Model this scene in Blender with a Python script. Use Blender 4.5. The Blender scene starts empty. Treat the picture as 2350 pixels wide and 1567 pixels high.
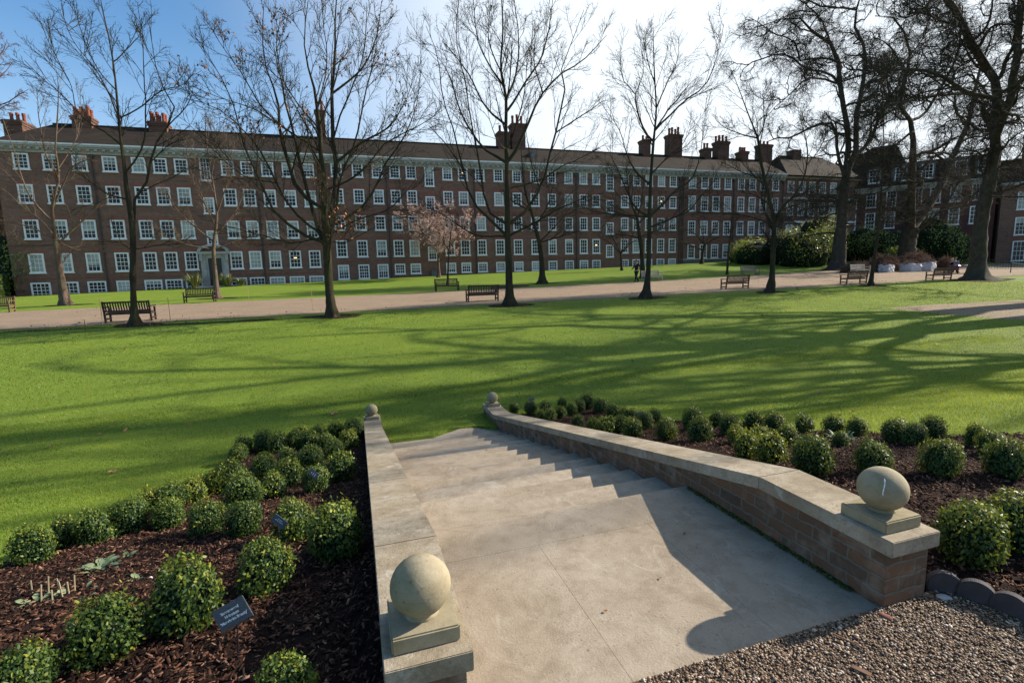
import bpy, bmesh, math, random
import numpy as np
from mathutils import Vector, Matrix
rad = math.radians
sc = bpy.context.scene
COL = sc.collection
random.seed(7); RNG = np.random.default_rng(11)
# ------------------------------------------------------------------ camera
FPX, PITCH, ROLL, YAW = 1142.3, rad(7.916), rad(-1.476), rad(17.367)
CAMZ = 1.7
def _T():
    c, s = math.cos, math.sin
    M = np.array([[1,0,0],[0,0,-1],[0,1,0]], float)
    P = np.array([[1,0,0],[0,c(PITCH),-s(PITCH)],[0,s(PITCH),c(PITCH)]])
    Q = np.array([[c(ROLL),-s(ROLL),0],[s(ROLL),c(ROLL),0],[0,0,1]])
    G = np.array([[c(YAW),s(YAW),0],[-s(YAW),c(YAW),0],[0,0,1]])
    return Q@P@M@G.T
T = _T()
cd = bpy.data.cameras.new('camera'); cam = bpy.data.objects.new('camera', cd); COL.objects.link(cam)
cd.sensor_width = 36; cd.lens = FPX/2350*36; cd.clip_start = .05; cd.clip_end = 2000
m = Matrix(((T[0][0], -T[1][0], -T[2][0], 0), (T[0][1], -T[1][1], -T[2][1], 0), (T[0][2], -T[1][2], -T[2][2], CAMZ), (0,0,0,1)))
cam.matrix_world = m
sc.camera = cam
# ------------------------------------------------------------------ sky and sun
SUN_EL, SUN_AZ = rad(29.6), math.atan2(.03, 1.0)      # azimuth measured from +x towards +y
w = bpy.data.worlds.new('World'); sc.world = w; w.use_nodes = True
nt = w.node_tree; nt.nodes.clear()
sky = nt.nodes.new('ShaderNodeTexSky'); sky.sky_type = 'NISHITA'; sky.sun_disc = False
sky.sun_elevation = SUN_EL; sky.sun_rotation = rad(90) - SUN_AZ
sky.air_density = 1.0; sky.dust_density = 1.2; sky.ozone_density = 2.2; sky.altitude = 30
bg = nt.nodes.new('ShaderNodeBackground'); bg.inputs[1].default_value = SKYSTR = .115
wo = nt.nodes.new('ShaderNodeOutputWorld')
# thin high haze that brightens the air on the sun's side of the sky
tc = nt.nodes.new('ShaderNodeTexCoord')
dp = nt.nodes.new('ShaderNodeVectorMath'); dp.operation = 'DOT_PRODUCT'
nt.links.new(tc.outputs['Generated'], dp.inputs[0])
ha = rad(36)
dp.inputs[1].default_value = (math.cos(ha)*math.cos(rad(24)), math.sin(ha)*math.cos(rad(24)), math.sin(rad(24)))
mr = nt.nodes.new('ShaderNodeMapRange'); mr.interpolation_type = 'SMOOTHERSTEP'
mr.inputs[1].default_value = .42; mr.inputs[2].default_value = 1.0; mr.inputs[3].default_value = 0; mr.inputs[4].default_value = .95
nt.links.new(dp.outputs['Value'], mr.inputs[0])
ns = nt.nodes.new('ShaderNodeTexNoise'); ns.inputs['Scale'].default_value = 2.2; ns.inputs['Detail'].default_value = 5
nt.links.new(tc.outputs['Generated'], ns.inputs['Vector'])
nm = nt.nodes.new('ShaderNodeMapRange'); nm.inputs[1].default_value = .35; nm.inputs[2].default_value = .7; nm.inputs[3].default_value = .98; nm.inputs[4].default_value = 1.04
nt.links.new(ns.outputs['Fac'], nm.inputs[0])
mu = nt.nodes.new('ShaderNodeMath'); mu.operation = 'MULTIPLY'; mu.use_clamp = True
nt.links.new(mr.outputs[0], mu.inputs[0]); nt.links.new(nm.outputs[0], mu.inputs[1])
mx = nt.nodes.new('ShaderNodeMix'); mx.data_type = 'RGBA'
nt.links.new(mu.outputs[0], mx.inputs['Factor']); hs = nt.nodes.new('ShaderNodeHueSaturation'); hs.inputs['Saturation'].default_value = 1.22; hs.inputs['Hue'].default_value = .497; nt.links.new(sky.outputs[0], hs.inputs['Color']); 
sx_ = nt.nodes.new('ShaderNodeSeparateXYZ'); nt.links.new(tc.outputs['Generated'], sx_.inputs[0])
hz_ = nt.nodes.new('ShaderNodeMapRange'); hz_.interpolation_type = 'SMOOTHSTEP'; nt.links.new(sx_.outputs['Z'], hz_.inputs[0])
for i_, v_ in enumerate((.05, .40, .5, 0)): hz_.inputs[i_+1].default_value = v_
mh = nt.nodes.new('ShaderNodeMix'); mh.data_type = 'RGBA'; nt.links.new(hz_.outputs[0], mh.inputs['Factor']); nt.links.new(hs.outputs[0], mh.inputs['A']); mh.inputs['B'].default_value = (3.1, 3.9, 4.9, 1)
nt.links.new(mh.outputs['Result'], mx.inputs['A']); mx.inputs['B'].default_value = (5.2, 5.6, 5.9, 1)
nt.links.new(mx.outputs['Result'], bg.inputs[0]); nt.links.new(bg.outputs[0], wo.inputs[0])
sd = bpy.data.lights.new('sun', 'SUN'); sd.energy = 5.0; sd.angle = rad(.53); sd.color = (1.0, .90, .76)
sun = bpy.data.objects.new('sun', sd); COL.objects.link(sun)
sdir = Vector((math.cos(SUN_EL)*math.cos(SUN_AZ), math.cos(SUN_EL)*math.sin(SUN_AZ), math.sin(SUN_EL)))
sun.rotation_euler = sdir.to_track_quat('Z', 'Y').to_euler(); sun.location = (40, 0, 40)
sc.render.engine = 'CYCLES'
sc.view_settings.view_transform = 'Standard'; sc.view_settings.look = 'None'
sc.view_settings.exposure = 0.85; sc.view_settings.gamma = 1
sc.cycles.max_bounces = 5; sc.cycles.diffuse_bounces = 2; sc.cycles.glossy_bounces = 2; sc.cycles.transmission_bounces = 2
sc.cycles.transparent_max_bounces = 4
# ------------------------------------------------------------------ helpers
def ray(x, y):
    return T.T @ np.array([x-1175, y-783.5, FPX])
def at(x, y, v):
    d = ray(x, y); p = d*v/d[1]; return np.array([p[0], p[1], p[2]+CAMZ])
_V = np.array([-50,2.3,3.2,8.3,9.2,12,16,20,27,31,38,44,58,62,400.])
_Z = np.array([0,0,-.12,-1.10,-1.17,-1.02,-.73,-.44,.03,.13,.32,.52,1.3,1.35,1.35])
_C = np.array([0,0,0,0,0,0,.002,.004,.006,.007,.010,.0125,.022,.022,.022])
def _h(x, X, Y):
    x = np.asarray(x, float); i = np.clip(np.searchsorted(X, x)-1, 0, len(X)-2)
    s = np.diff(Y)/np.diff(X); m = np.zeros(len(X)); m[1:-1] = np.where(s[:-1]*s[1:] > 0, 2*s[:-1]*s[1:]/(s[:-1]+s[1:]+1e-12), 0)
    h = X[i+1]-X[i]; t = np.clip((x-X[i])/h, 0, 1)
    return Y[i]*(2*t**3-3*t*t+1)+h*m[i]*(t**3-2*t*t+t)+Y[i+1]*(-2*t**3+3*t*t)+h*m[i+1]*(t**3-t*t)
def ground(u, v):
    return _h(v, _V, _Z)+_h(v, _V, _C)*np.clip(u, -45, 52)
def gz(u, v): return float(ground(np.array([float(u)]), np.array([float(v)]))[0])
def hit(x, y, dz=0.):
    d = ray(x, y)/FPX; t = np.geomspace(.5, 400, 5000); p = d[None]*t[:, None]; p[:, 2] += CAMZ
    k = np.nonzero(p[:, 2] < ground(p[:, 0], p[:, 1])+dz)[0]
    return p[k[0]]
def tag(o, label=None, cat=None, group=None, kind=None):
    if label: o['label'] = label
    if cat: o['category'] = cat
    if group: o['group'] = group
    if kind: o['kind'] = kind
    return o
def empty(name, loc=(0,0,0), rz=0.):
    o = bpy.data.objects.new(name, None); COL.objects.link(o); o.location = loc; o.rotation_euler = (0,0,rz)
    o.empty_display_size = .1
    return o
def arrmesh(name, V, F, mat=None, smooth=False, colors=None, cname='tone'):
    """V (n,3); F (m,3 or 4) numpy index array, or a list of arrays"""
    me = bpy.data.meshes.new(name)
    V = np.ascontiguousarray(V, dtype=np.float32)
    Fs = F if isinstance(F, list) else [F]
    Fs = [np.asarray(f, dtype=np.int32) for f in Fs if len(f)]
    loops = np.concatenate([f.ravel() for f in Fs])
    sizes = np.concatenate([np.full(len(f), f.shape[1], np.int32) for f in Fs])
    me.vertices.add(len(V)); me.vertices.foreach_set('co', V.ravel())
    me.loops.add(len(loops)); me.loops.foreach_set('vertex_index', loops)
    st = np.concatenate([[0], np.cumsum(sizes)[:-1]]).astype(np.int32)
    me.polygons.add(len(sizes)); me.polygons.foreach_set('loop_start', st)
    try: me.polygons.foreach_set('loop_total', sizes)
    except Exception: pass
    if smooth: me.polygons.foreach_set('use_smooth', np.ones(len(sizes), bool))
    if colors is not None:
        a = me.attributes.new(cname, 'FLOAT', 'POINT'); a.data.foreach_set('value', np.ascontiguousarray(colors, np.float32))
    me.update(calc_edges=True); me.validate(verbose=False)
    if mat: me.materials.append(mat)
    return me
def link(name, me, parent=None, loc=None):
    o = bpy.data.objects.new(name, me); COL.objects.link(o)
    if parent: o.parent = parent
    if loc is not None: o.location = loc
    return o
class MB:
    """collects simple solids into one mesh"""
    def __init__(s): s.v = []; s.f = []
    def add(s, vs, fs):
        n = len(s.v); s.v += [tuple(map(float, p)) for p in vs]; s.f += [tuple(i+n for i in f) for f in fs]; return s
    def box(s, x0, x1, y0, y1, z0, z1):
        vs = [(x0,y0,z0),(x1,y0,z0),(x1,y1,z0),(x0,y1,z0),(x0,y0,z1),(x1,y0,z1),(x1,y1,z1),(x0,y1,z1)]
        return s.add(vs, [(0,3,2,1),(4,5,6,7),(0,1,5,4),(1,2,6,5),(2,3,7,6),(3,0,4,7)])
    def bar(s, p, q, w, h, up=(0,0,1)):
        p = Vector(p); q = Vector(q); d = (q-p).normalized(); u = Vector(up)
        a = d.cross(u)
        if a.length < 1e-4: a = d.cross(Vector((1,0,0)))
        a.normalize(); b = a.cross(d).normalized(); a *= w/2; b *= h/2
        vs = [p-a-b, p+a-b, p+a+b, p-a+b, q-a-b, q+a-b, q+a+b, q-a+b]
        return s.add(vs, [(0,3,2,1),(4,5,6,7),(0,1,5,4),(1,2,6,5),(2,3,7,6),(3,0,4,7)][::1])
    def tube(s, pts, rs, n=8, cap=True):
        pts = [Vector(p) for p in pts]; k = len(pts); base = len(s.v)
        if not hasattr(rs, '__len__'): rs = [rs]*k
        for i, p in enumerate(pts):
            d = (pts[min(i+1, k-1)]-pts[max(i-1, 0)]).normalized()
            a = d.cross(Vector((.13,.21,.97)));
            if a.length < .2: a = d.cross(Vector((1,0,0)))
            a.normalize(); b = d.cross(a)
            for j in range(n):
                t = 2*math.pi*j/n; q = p+(a*math.cos(t)+b*math.sin(t))*rs[i]; s.v.append(tuple(q))
        for i in range(k-1):
            for j in range(n):
                j2 = (j+1) % n; s.f.append((base+i*n+j, base+i*n+j2, base+(i+1)*n+j2, base+(i+1)*n+j))
        if cap: s.f.append(tuple(base+j for j in range(n))[::-1]); s.f.append(tuple(base+(k-1)*n+j for j in range(n)))
        return s
    def prism(s, poly, axis, a0, a1):
        """poly = list of 2D points in the two remaining axes; extruded along axis"""
        n = len(poly); vs = []
        for a in (a0, a1):
            for p in poly:
                vs.append({'x': (a, p[0], p[1]), 'y': (p[0], a, p[1]), 'z': (p[0], p[1], a)}[axis])
        fs = [tuple(range(n)), tuple(range(2*n-1, n-1, -1))]
        for i in range(n): j = (i+1) % n; fs.append((i, i+n, j+n, j))
        return s.add(vs, fs)
    def mesh(s, name, mat, smooth=False, bevel=0, recalc=True):
        me = bpy.data.meshes.new(name); me.from_pydata(s.v, [], s.f)
        bm = bmesh.new(); bm.from_mesh(me)
        if recalc: bmesh.ops.recalc_face_normals(bm, faces=bm.faces)
        if bevel: bmesh.ops.bevel(bm, geom=bm.edges[:], offset=bevel, segments=2, affect='EDGES', clamp_overlap=True)
        bm.to_mesh(me); bm.free(); me.materials.append(mat)
        if smooth: me.polygons.foreach_set('use_smooth', [True]*len(me.polygons))
        return me
    def build(s, name, mat, parent=None, **k): return link(name, s.mesh(name, mat, **k), parent)
# ------------------------------------------------------------------ materials
class N:
    def __init__(s, name, rough=.8, spec=.3):
        s.m = bpy.data.materials.new(name); s.m.use_nodes = True; s.t = s.m.node_tree
        s.b = s.t.nodes['Principled BSDF']; s.b.inputs['Roughness'].default_value = rough
        s.b.inputs['Specular IOR Level'].default_value = spec
        s.obj = s.t.nodes.new('ShaderNodeTexCoord').outputs['Object']
    def geo(s):
        return s.t.nodes.new('ShaderNodeNewGeometry').outputs['Position']
    def new(s, k): return s.t.nodes.new(k)
    def ln(s, a, b): s.t.links.new(a, b)
    def mapping(s, vec, scale=(1,1,1), rot=(0,0,0)):
        n = s.new('ShaderNodeMapping'); n.inputs['Scale'].default_value = scale; n.inputs['Rotation'].default_value = rot
        s.ln(vec, n.inputs[0]); return n.outputs[0]
    def noise(s, scale, detail=4, rough=.6, vec=None, dist=0):
        n = s.new('ShaderNodeTexNoise'); n.inputs['Scale'].default_value = scale; n.inputs['Detail'].default_value = detail
        n.inputs['Roughness'].default_value = rough; n.inputs['Distortion'].default_value = dist
        s.ln(vec if vec is not None else s.obj, n.inputs['Vector']); return n.outputs['Fac']
    def voro(s, scale, vec=None, feat='F1', out='Distance'):
        n = s.new('ShaderNodeTexVoronoi'); n.inputs['Scale'].default_value = scale; n.feature = feat
        s.ln(vec if vec is not None else s.obj, n.inputs['Vector']); return n.outputs[out]
    def ramp(s, fac, stops):
        n = s.new('ShaderNodeValToRGB'); e = n.color_ramp.elements
        while len(e) < len(stops): e.new(.5)
        for el, (p, c) in zip(e, stops): el.position = p; el.color = (*c, 1) if len(c) == 3 else c
        s.ln(fac, n.inputs[0]); return n.outputs[0]
    def mix(s, fac, a, b, blend='MIX'):
        n = s.new('ShaderNodeMix'); n.data_type = 'RGBA'; n.blend_type = blend
        for key, v in (('Factor', fac), ('A', a), ('B', b)):
            if isinstance(v, (int, float)): n.inputs[key].default_value = v
            elif isinstance(v, tuple): n.inputs[key].default_value = (*v, 1)
            else: s.ln(v, n.inputs[key])
        return n.outputs['Result']
    def mrange(s, v, a, b, c, d):
        n = s.new('ShaderNodeMapRange'); s.ln(v, n.inputs[0])
        for i, x in enumerate((a, b, c, d)): n.inputs[i+1].default_value = x
        return n.outputs[0]
    def math(s, op, a, b=0.):
        n = s.new('ShaderNodeMath'); n.operation = op
        for i, v in enumerate((a, b)):
            if isinstance(v, (int, float)): n.inputs[i].default_value = v
            else: s.ln(v, n.inputs[i])
        return n.outputs[0]
    def col(s, c):
        if isinstance(c, tuple): s.b.inputs['Base Color'].default_value = (*c, 1)
        else: s.ln(c, s.b.inputs['Base Color'])
        return s
    def bump(s, h, strength=.5, dist=.01):
        n = s.new('ShaderNodeBump'); n.inputs['Strength'].default_value = strength; n.inputs['Distance'].default_value = dist
        s.ln(h, n.inputs['Height']); s.ln(n.outputs[0], s.b.inputs['Normal']); return s
    def attr(s, name='tone'):
        n = s.new('ShaderNodeAttribute'); n.attribute_name = name; return n.outputs['Fac']
M = {}
def simple(name, col, rough=.6, spec=.3, var=.25, scale=3., metal=0):
    n = N(name, rough, spec); d = tuple(c*(1-var) for c in col); l = tuple(min(1, c*(1+var)) for c in col)
    f = n.noise(scale, 4); n.col(n.ramp(f, [(.3, d), (.7, l)])); n.b.inputs['Metallic'].default_value = metal
    M[name] = n.m; return n
# lawn
n = N('lawn_grass', .75, .15); p = n.geo()
f1 = n.noise(.35, 3, .5, p); f2 = n.noise(6, 4, .65, p); f3 = n.noise(70, 2, .6, n.mapping(p, (1, 1, .3)))
c = n.ramp(f1, [(.3, (.064,.130,.013)), (.7, (.128,.198,.018))])
c = n.mix(n.mrange(f2, .35, .75, 0, .55), c, (.21,.21,.035)); c = n.mix(n.mrange(n.noise(1.4, 5, .7, p), .5, .7, 0, .35), c, (.06,.10,.012))
c = n.mix(n.mrange(f3, .3, .7, .0, .55), c, (.05,.085,.010))
# mowing stripes on the strip before the building, plus painted bands of tree shade
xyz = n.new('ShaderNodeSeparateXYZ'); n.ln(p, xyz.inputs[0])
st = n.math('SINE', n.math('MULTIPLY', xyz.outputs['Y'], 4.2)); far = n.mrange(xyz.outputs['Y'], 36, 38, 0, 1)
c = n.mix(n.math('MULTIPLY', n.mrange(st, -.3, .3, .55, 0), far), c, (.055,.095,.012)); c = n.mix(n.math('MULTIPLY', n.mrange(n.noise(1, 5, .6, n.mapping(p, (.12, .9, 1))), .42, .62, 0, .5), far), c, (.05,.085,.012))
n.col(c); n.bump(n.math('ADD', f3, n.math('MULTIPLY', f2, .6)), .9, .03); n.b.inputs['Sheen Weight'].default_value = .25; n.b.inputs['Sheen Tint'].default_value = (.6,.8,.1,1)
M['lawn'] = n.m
n = N('grass_blade', .5, .3); a = n.attr(); n.col(n.ramp(a, [(0, (.040,.078,.010)), (.5, (.108,.198,.019)), (.93, (.25,.315,.035)), (1, (.42,.36,.16))]))
tr = n.new('ShaderNodeBsdfTranslucent'); n.ln(n.ramp(a, [(0, (.10,.16,.01)), (1, (.42,.46,.04))]), tr.inputs[0])
ms = n.new('ShaderNodeMixShader'); ms.inputs[0].default_value = .45; n.ln(n.b.outputs[0], ms.inputs[1]); n.ln(tr.outputs[0], ms.inputs[2])
n.ln(ms.outputs[0], n.t.nodes['Material Output'].inputs[0]); M['blade'] = n.m
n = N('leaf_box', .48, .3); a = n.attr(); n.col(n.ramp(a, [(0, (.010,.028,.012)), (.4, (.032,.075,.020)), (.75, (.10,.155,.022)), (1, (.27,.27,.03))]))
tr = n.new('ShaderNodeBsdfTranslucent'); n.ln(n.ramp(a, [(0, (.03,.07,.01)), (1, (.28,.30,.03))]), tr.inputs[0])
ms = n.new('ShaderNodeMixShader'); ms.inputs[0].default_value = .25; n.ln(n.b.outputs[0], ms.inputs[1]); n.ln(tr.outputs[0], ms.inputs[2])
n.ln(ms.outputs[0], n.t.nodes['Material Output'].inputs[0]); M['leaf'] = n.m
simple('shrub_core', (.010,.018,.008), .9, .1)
n = N('gravel_path', .9, .15); p = n.geo(); f = n.noise(60, 3, .7, p); g = n.noise(.6, 4, .6, p); h = n.voro(38, p)
c = n.ramp(f, [(.25, (.14,.098,.062)), (.5, (.29,.212,.142)), (.75, (.46,.35,.25))]); c = n.mix(n.mrange(g, .4, .7, 0, .45), c, (.19,.145,.105)); c = n.mix(n.mrange(n.noise(1.6, 5, .7, n.mapping(p, (.16, 1.6, 1))), .45, .7, 0, .5), c, (.21,.16,.12))  # long track streaks, deepened to paint shadow streaks into the gravel colour
n.col(c); n.bump(h, .8, .02); M['gravel'] = n.m
n = N('gravel_pebble', .6, .3); a = n.attr(); n.col(n.ramp(a, [(0, (.045,.028,.018)), (.4, (.14,.085,.048)), (.75, (.26,.175,.105)), (.92, (.37,.28,.20)), (1, (.56,.49,.41))])); M['pebble'] = n.m
n = N('bark_soil', .95, .1); f = n.noise(40, 5, .7); n.col(n.ramp(f, [(.3, (.010,.006,.005)), (.7, (.050,.027,.019))])); n.bump(f, 1, .03); M['soil'] = n.m
n = N('bark_chip', .85, .12); a = n.attr(); n.col(n.ramp(a, [(0, (.014,.007,.006)), (.5, (.066,.032,.021)), (.9, (.15,.072,.045)), (1, (.28,.17,.11))])); M['chip'] = n.m
# stone
def stone(name, base, dark, light, scale=1., joints=None, moss=0.):
    n = N(name, .85, .2); o = n.geo()
    big = n.noise(1.3*scale, 6, .62, o); mid = n.noise(7*scale, 6, .7, o); fine = n.noise(90, 4, .7, o)
    c = n.mix(n.mrange(big, .38, .66, 0, 1), base, light); c = n.mix(n.mrange(mid, .45, .74, 0, .6), c, dark); c = n.mix(n.mrange(n.noise(.8, 8, .8, o, 1.0), .54, .72, 0, .5), c, dark)
    sp = n.voro(34, o); spm = n.noise(2.4, 3, .6, o)
    c = n.mix(n.math('MULTIPLY', n.mrange(sp, .10, .26, 1, 0), n.mrange(spm, .48, .64, 0, .55)), c, tuple(x*.45 for x in dark))
    c = n.mix(n.mrange(fine, .4, .7, 0, .3 if not moss else .12), c, tuple(x*.8 for x in dark))
    if name == 'stone_step':
        c = n.mix(n.mrange(n.noise(2.2, 8, .78, o, .8), .50, .66, 0, .55), c, (.17,.125,.075)); c = n.mix(n.mrange(n.noise(3.5, 8, .8, n.mapping(o, (1.3, .8, 1)), 1.2), .55, .68, 0, .6), c, (.50,.45,.37)); c = n.mix(n.math('MULTIPLY', n.mrange(n.voro(16, o), .05, .16, 1, 0), n.mrange(n.noise(1.7, 4, .7, o), .5, .6, 0, .6)), c, (.09,.07,.05))
        oi = n.new('ShaderNodeObjectInfo'); c = n.mix(n.mrange(oi.outputs['Random'], 0, 1, 0, .34), c, tuple(x*.8 for x in dark))
    if name == 'stone_coping':
        lv = n.noise(6, 7, .8, o); c = n.mix(n.mrange(lv, .56, .66, 0, .55), c, (.50,.47,.40)); c = n.mix(n.mrange(n.noise(2.3, 6, .8, n.mapping(o, (1, .5, 1))), .52, .68, 0, .6), c, (.10,.082,.055))
    if moss: c = n.mix(n.mrange(n.noise(3.2, 5, .7, o), .48, .66, 0, moss), c, (.14,.13,.045))
    n.col(c); n.bump(n.math('ADD', fine, n.math('MULTIPLY', mid, .8)), .55 if not moss else .25, .006); M[name] = n.m; return n
stone('stone_step', (.36,.295,.215), (.19,.148,.10), (.45,.385,.30))
stone('stone_coping', (.29,.235,.16), (.115,.09,.055), (.43,.37,.28), 1.9)
stone('stone_ball', (.29,.245,.155), (.16,.125,.065), (.35,.305,.215), 1.4, moss=.5)
n = N('stone_blocks', .9, .15); o = n.geo(); x = n.new('ShaderNodeSeparateXYZ'); n.ln(o, x.inputs[0])
cb = n.new('ShaderNodeCombineXYZ'); wn = n.math('MULTIPLY', n.math('SUBTRACT', n.noise(9, 4, .6, o), .5), .05); n.ln(n.math('ADD', n.math('ADD', x.outputs[0], x.outputs[1]), wn), cb.inputs[0]); n.ln(n.math('ADD', x.outputs[2], wn), cb.inputs[1])
br = n.new('ShaderNodeTexBrick'); n.ln(cb.outputs[0], br.inputs['Vector']); br.inputs['Scale'].default_value = 1; br.inputs['Brick Width'].default_value = .215; br.inputs['Row Height'].default_value = .078
br.inputs['Mortar Size'].default_value = .009; br.inputs['Mortar Smooth'].default_value = .3
br.inputs['Color1'].default_value = (.17,.085,.046,1); br.inputs['Color2'].default_value = (.075,.052,.038,1); br.inputs['Mortar'].default_value = (.15,.125,.095,1); br.inputs['Bias'].default_value = -.1
c = n.mix(n.mrange(n.noise(14, 5, .7, o), .4, .7, 0, .6), br.outputs[0], (.13,.105,.075)); c = n.mix(n.mrange(n.noise(5, 4, .6, o), .5, .7, 0, .6), c, (.30,.25,.19))
n.col(c); n.bump(n.math('ADD', n.math('MULTIPLY', br.outputs['Fac'], -1), n.math('MULTIPLY', n.noise(60, 3, .7, o), .5)), .8, .008); M['blocks'] = n.m
# bricks of the buildings
def brick(name, a, b, mort):
    n = N(name, .9, .12); o = n.obj; x = n.new('ShaderNodeSeparateXYZ'); n.ln(o, x.inputs[0])
    cb = n.new('ShaderNodeCombineXYZ'); n.ln(n.math('ADD', x.outputs[0], x.outputs[1]), cb.inputs[0]); n.ln(x.outputs[2], cb.inputs[1])
    br = n.new('ShaderNodeTexBrick'); n.ln(cb.outputs[0], br.inputs['Vector']); br.inputs['Scale'].default_value = 1
    br.inputs['Brick Width'].default_value = .34; br.inputs['Row Height'].default_value = .11; br.inputs['Mortar Size'].default_value = .012
    br.inputs['Color1'].default_value = (*a, 1); br.inputs['Color2'].default_value = (*b, 1); br.inputs['Mortar'].default_value = (*mort, 1)
    st = n.noise(1, 6, .65, n.mapping(o, (.25, 1, 1.2))); c = n.mix(n.mrange(st, .4, .68, 0, .5), br.outputs[0], tuple(v*.55 for v in b))
    c = n.mix(n.mrange(n.noise(3.2, 5, .75, o), .45, .7, 0, .4), c, tuple(v*1.45 for v in a)); n.col(c); M[name] = n.m
brick('brick_brown', (.245,.122,.086), (.150,.085,.066), (.21,.165,.14))
brick('brick_red', (.125,.048,.042), (.080,.038,.036), (.10,.068,.064))
brick('brick_rubbed', (.30,.12,.08), (.25,.10,.07), (.16,.08,.065))
brick('brick_chimney', (.15,.07,.048), (.085,.048,.038), (.13,.1,.085))
n = N('roof_tile', .9, .12); o = n.obj; x = n.new('ShaderNodeSeparateXYZ'); n.ln(o, x.inputs[0])
row = n.math('SINE', n.math('MULTIPLY', x.outputs[2], 34)); f = n.noise(1.1, 6, .7, n.mapping(o, (.5, 1, 2))); g = n.noise(14, 3, .7, o)
c = n.ramp(f, [(.3, (.016,.0125,.010)), (.6, (.030,.024,.017)), (.8, (.042,.039,.020))]); c = n.mix(n.mrange(g, .4, .7, 0, .6), c, (.035,.024,.02)); n.col(c); n.bump(row, .5, .03); M['tile'] = n.m
simple('white_paint', (.78,.78,.76), .5, .4, .06, 2); simple('cream_stone', (.36,.355,.33), .8, .2, .15, 2)
simple('clay_pot', (.20,.062,.036), .8, .2, .3, 4); simple('lead_grey', (.14,.145,.15), .6, .3, .25); simple('pipe_dark', (.05,.045,.045), .5, .3, .3)
simple('door_dark', (.03,.025,.022), .4, .4); simple('iron_black', (.015,.015,.017), .45, .4)
n = N('window_glass', .06, .3); f = n.noise(.55, 2, .5, n.geo()); n.col((.012,.014,.018)); n.b.inputs['Metallic'].default_value = 0
n.b.inputs['Roughness'].default_value = .08; n.bump(n.noise(1.3, 2, .5, n.geo()), .10, .02); M['glass'] = n.m
n = N('window_blind', .3, .4); n.col(n.ramp(n.noise(.7, 2, .5, n.geo()), [(.35, (.20,.22,.21)), (.65, (.42,.44,.40))])); M['blind'] = n.m
n = N('lamp_glow', .5); n.b.inputs['Emission Color'].default_value = (1, .55, .2, 1); n.b.inputs['Emission Strength'].default_value = 2.2; n.col((.9,.6,.3)); M['glow'] = n.m
# wood and bark
def bark(name, d, l, moss=(.10,.10,.03), mo=.4, zs=.25, sc_=7):
    n = N(name, .92, .1); p = n.mapping(n.geo(), (1, 1, zs)); f = n.noise(sc_, 6, .7, p); g = n.noise(1.3, 4, .6, n.geo())
    c = n.ramp(f, [(.3, d), (.7, l)]); c = n.mix(n.mrange(g, .45, .65, 0, mo), c, moss); n.col(c); n.bump(f, .8, .03); M[name] = n.m
bark('bark_oak', (.020,.016,.012), (.060,.049,.033), (.060,.060,.020), mo=.45)
bark('bark_pale', (.065,.047,.036), (.17,.12,.09), mo=.3)
bark('bark_plane', (.028,.023,.019), (.095,.080,.064), (.06,.056,.034), .6, .8, 3)
bark('bark_twig_red', (.10,.055,.045), (.17,.10,.085), mo=.1)
simple('teak_dark', (.050,.032,.024), .65, .3, .3, 9); simple('teak_mid', (.13,.075,.045), .65, .3, .3, 9); simple('teak_pale', (.46,.40,.33), .7, .3, .2, 9); simple('teak_grey', (.22,.19,.155), .7, .3, .2, 9)
n = N('slate_label', .35, .5); f = n.noise(30, 5, .6, n.mapping(n.obj, (1, 6, 1)), 3); n.col(n.ramp(f, [(.35, (.050,.058,.070)), (.62, (.12,.14,.165)), (.75, (.20,.22,.25))])); M['slate'] = n.m
simple('letter_white', (.92,.88,.84), .5, .3, .03)
n = N('dead_leaf', .7, .2); a = n.attr(); n.col(n.ramp(a, [(0, (.10,.045,.02)), (.6, (.26,.11,.04)), (1, (.45,.22,.12))])); M['dead'] = n.m
n = N('blossom', .6, .2); a = n.attr(); n.col(n.ramp(a, [(0, (.42,.26,.20)), (.6, (.70,.46,.38)), (1, (.85,.68,.60))])); M['blossom'] = n.m
n = N('shrub_leaf', .4, .35); a = n.attr(); n.col(n.ramp(a, [(0, (.018,.042,.020)), (.4, (.055,.105,.032)), (.75, (.17,.22,.045)), (1, (.40,.42,.10))])); M['shrubleaf'] = n.m
tr = n.new('ShaderNodeBsdfTranslucent'); n.ln(n.ramp(a, [(0, (.03,.06,.01)), (1, (.45,.50,.06))]), tr.inputs[0])
ms = n.new('ShaderNodeMixShader'); ms.inputs[0].default_value = .35; n.ln(n.b.outputs[0], ms.inputs[1]); n.ln(tr.outputs[0], ms.inputs[2]); n.ln(ms.outputs[0], n.t.nodes['Material Output'].inputs[0])
n = N('pale_leaf', .6, .3); a = n.attr(); n.col(n.ramp(a, [(0, (.10,.15,.06)), (1, (.24,.29,.16))])); M['paleleaf'] = n.m
simple('bag_white', (.44,.45,.49), .7, .3, .12, 6); simple('twig_brown', (.14,.085,.06), .9, .1, .4, 9)
simple('suit_navy', (.012,.014,.022), .8, .2, .2); simple('skin', (.50,.30,.21), .6, .3, .06); simple('hair_dark', (.02,.014,.01), .6, .3); simple('cloth_blue', (.10,.14,.24), .8, .2); simple('hair_blond', (.42,.30,.16), .6, .3)
simple('table_maroon', (.16,.05,.075), .25, .6, .1); simple('rope_green', (.10,.20,.16), .8, .2); simple('tile_edging', (.060,.055,.058), .8, .2, .3, 12); simple('stake_wood', (.35,.22,.12), .8, .2)
simple('stalk_pale', (.30,.27,.17), .7, .2, .2, 20); simple('terrace_grit', (.14,.10,.07), .95, .1, .5, 60)
simple('hedge_green', (.02,.055,.03), .9, .1)
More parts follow.
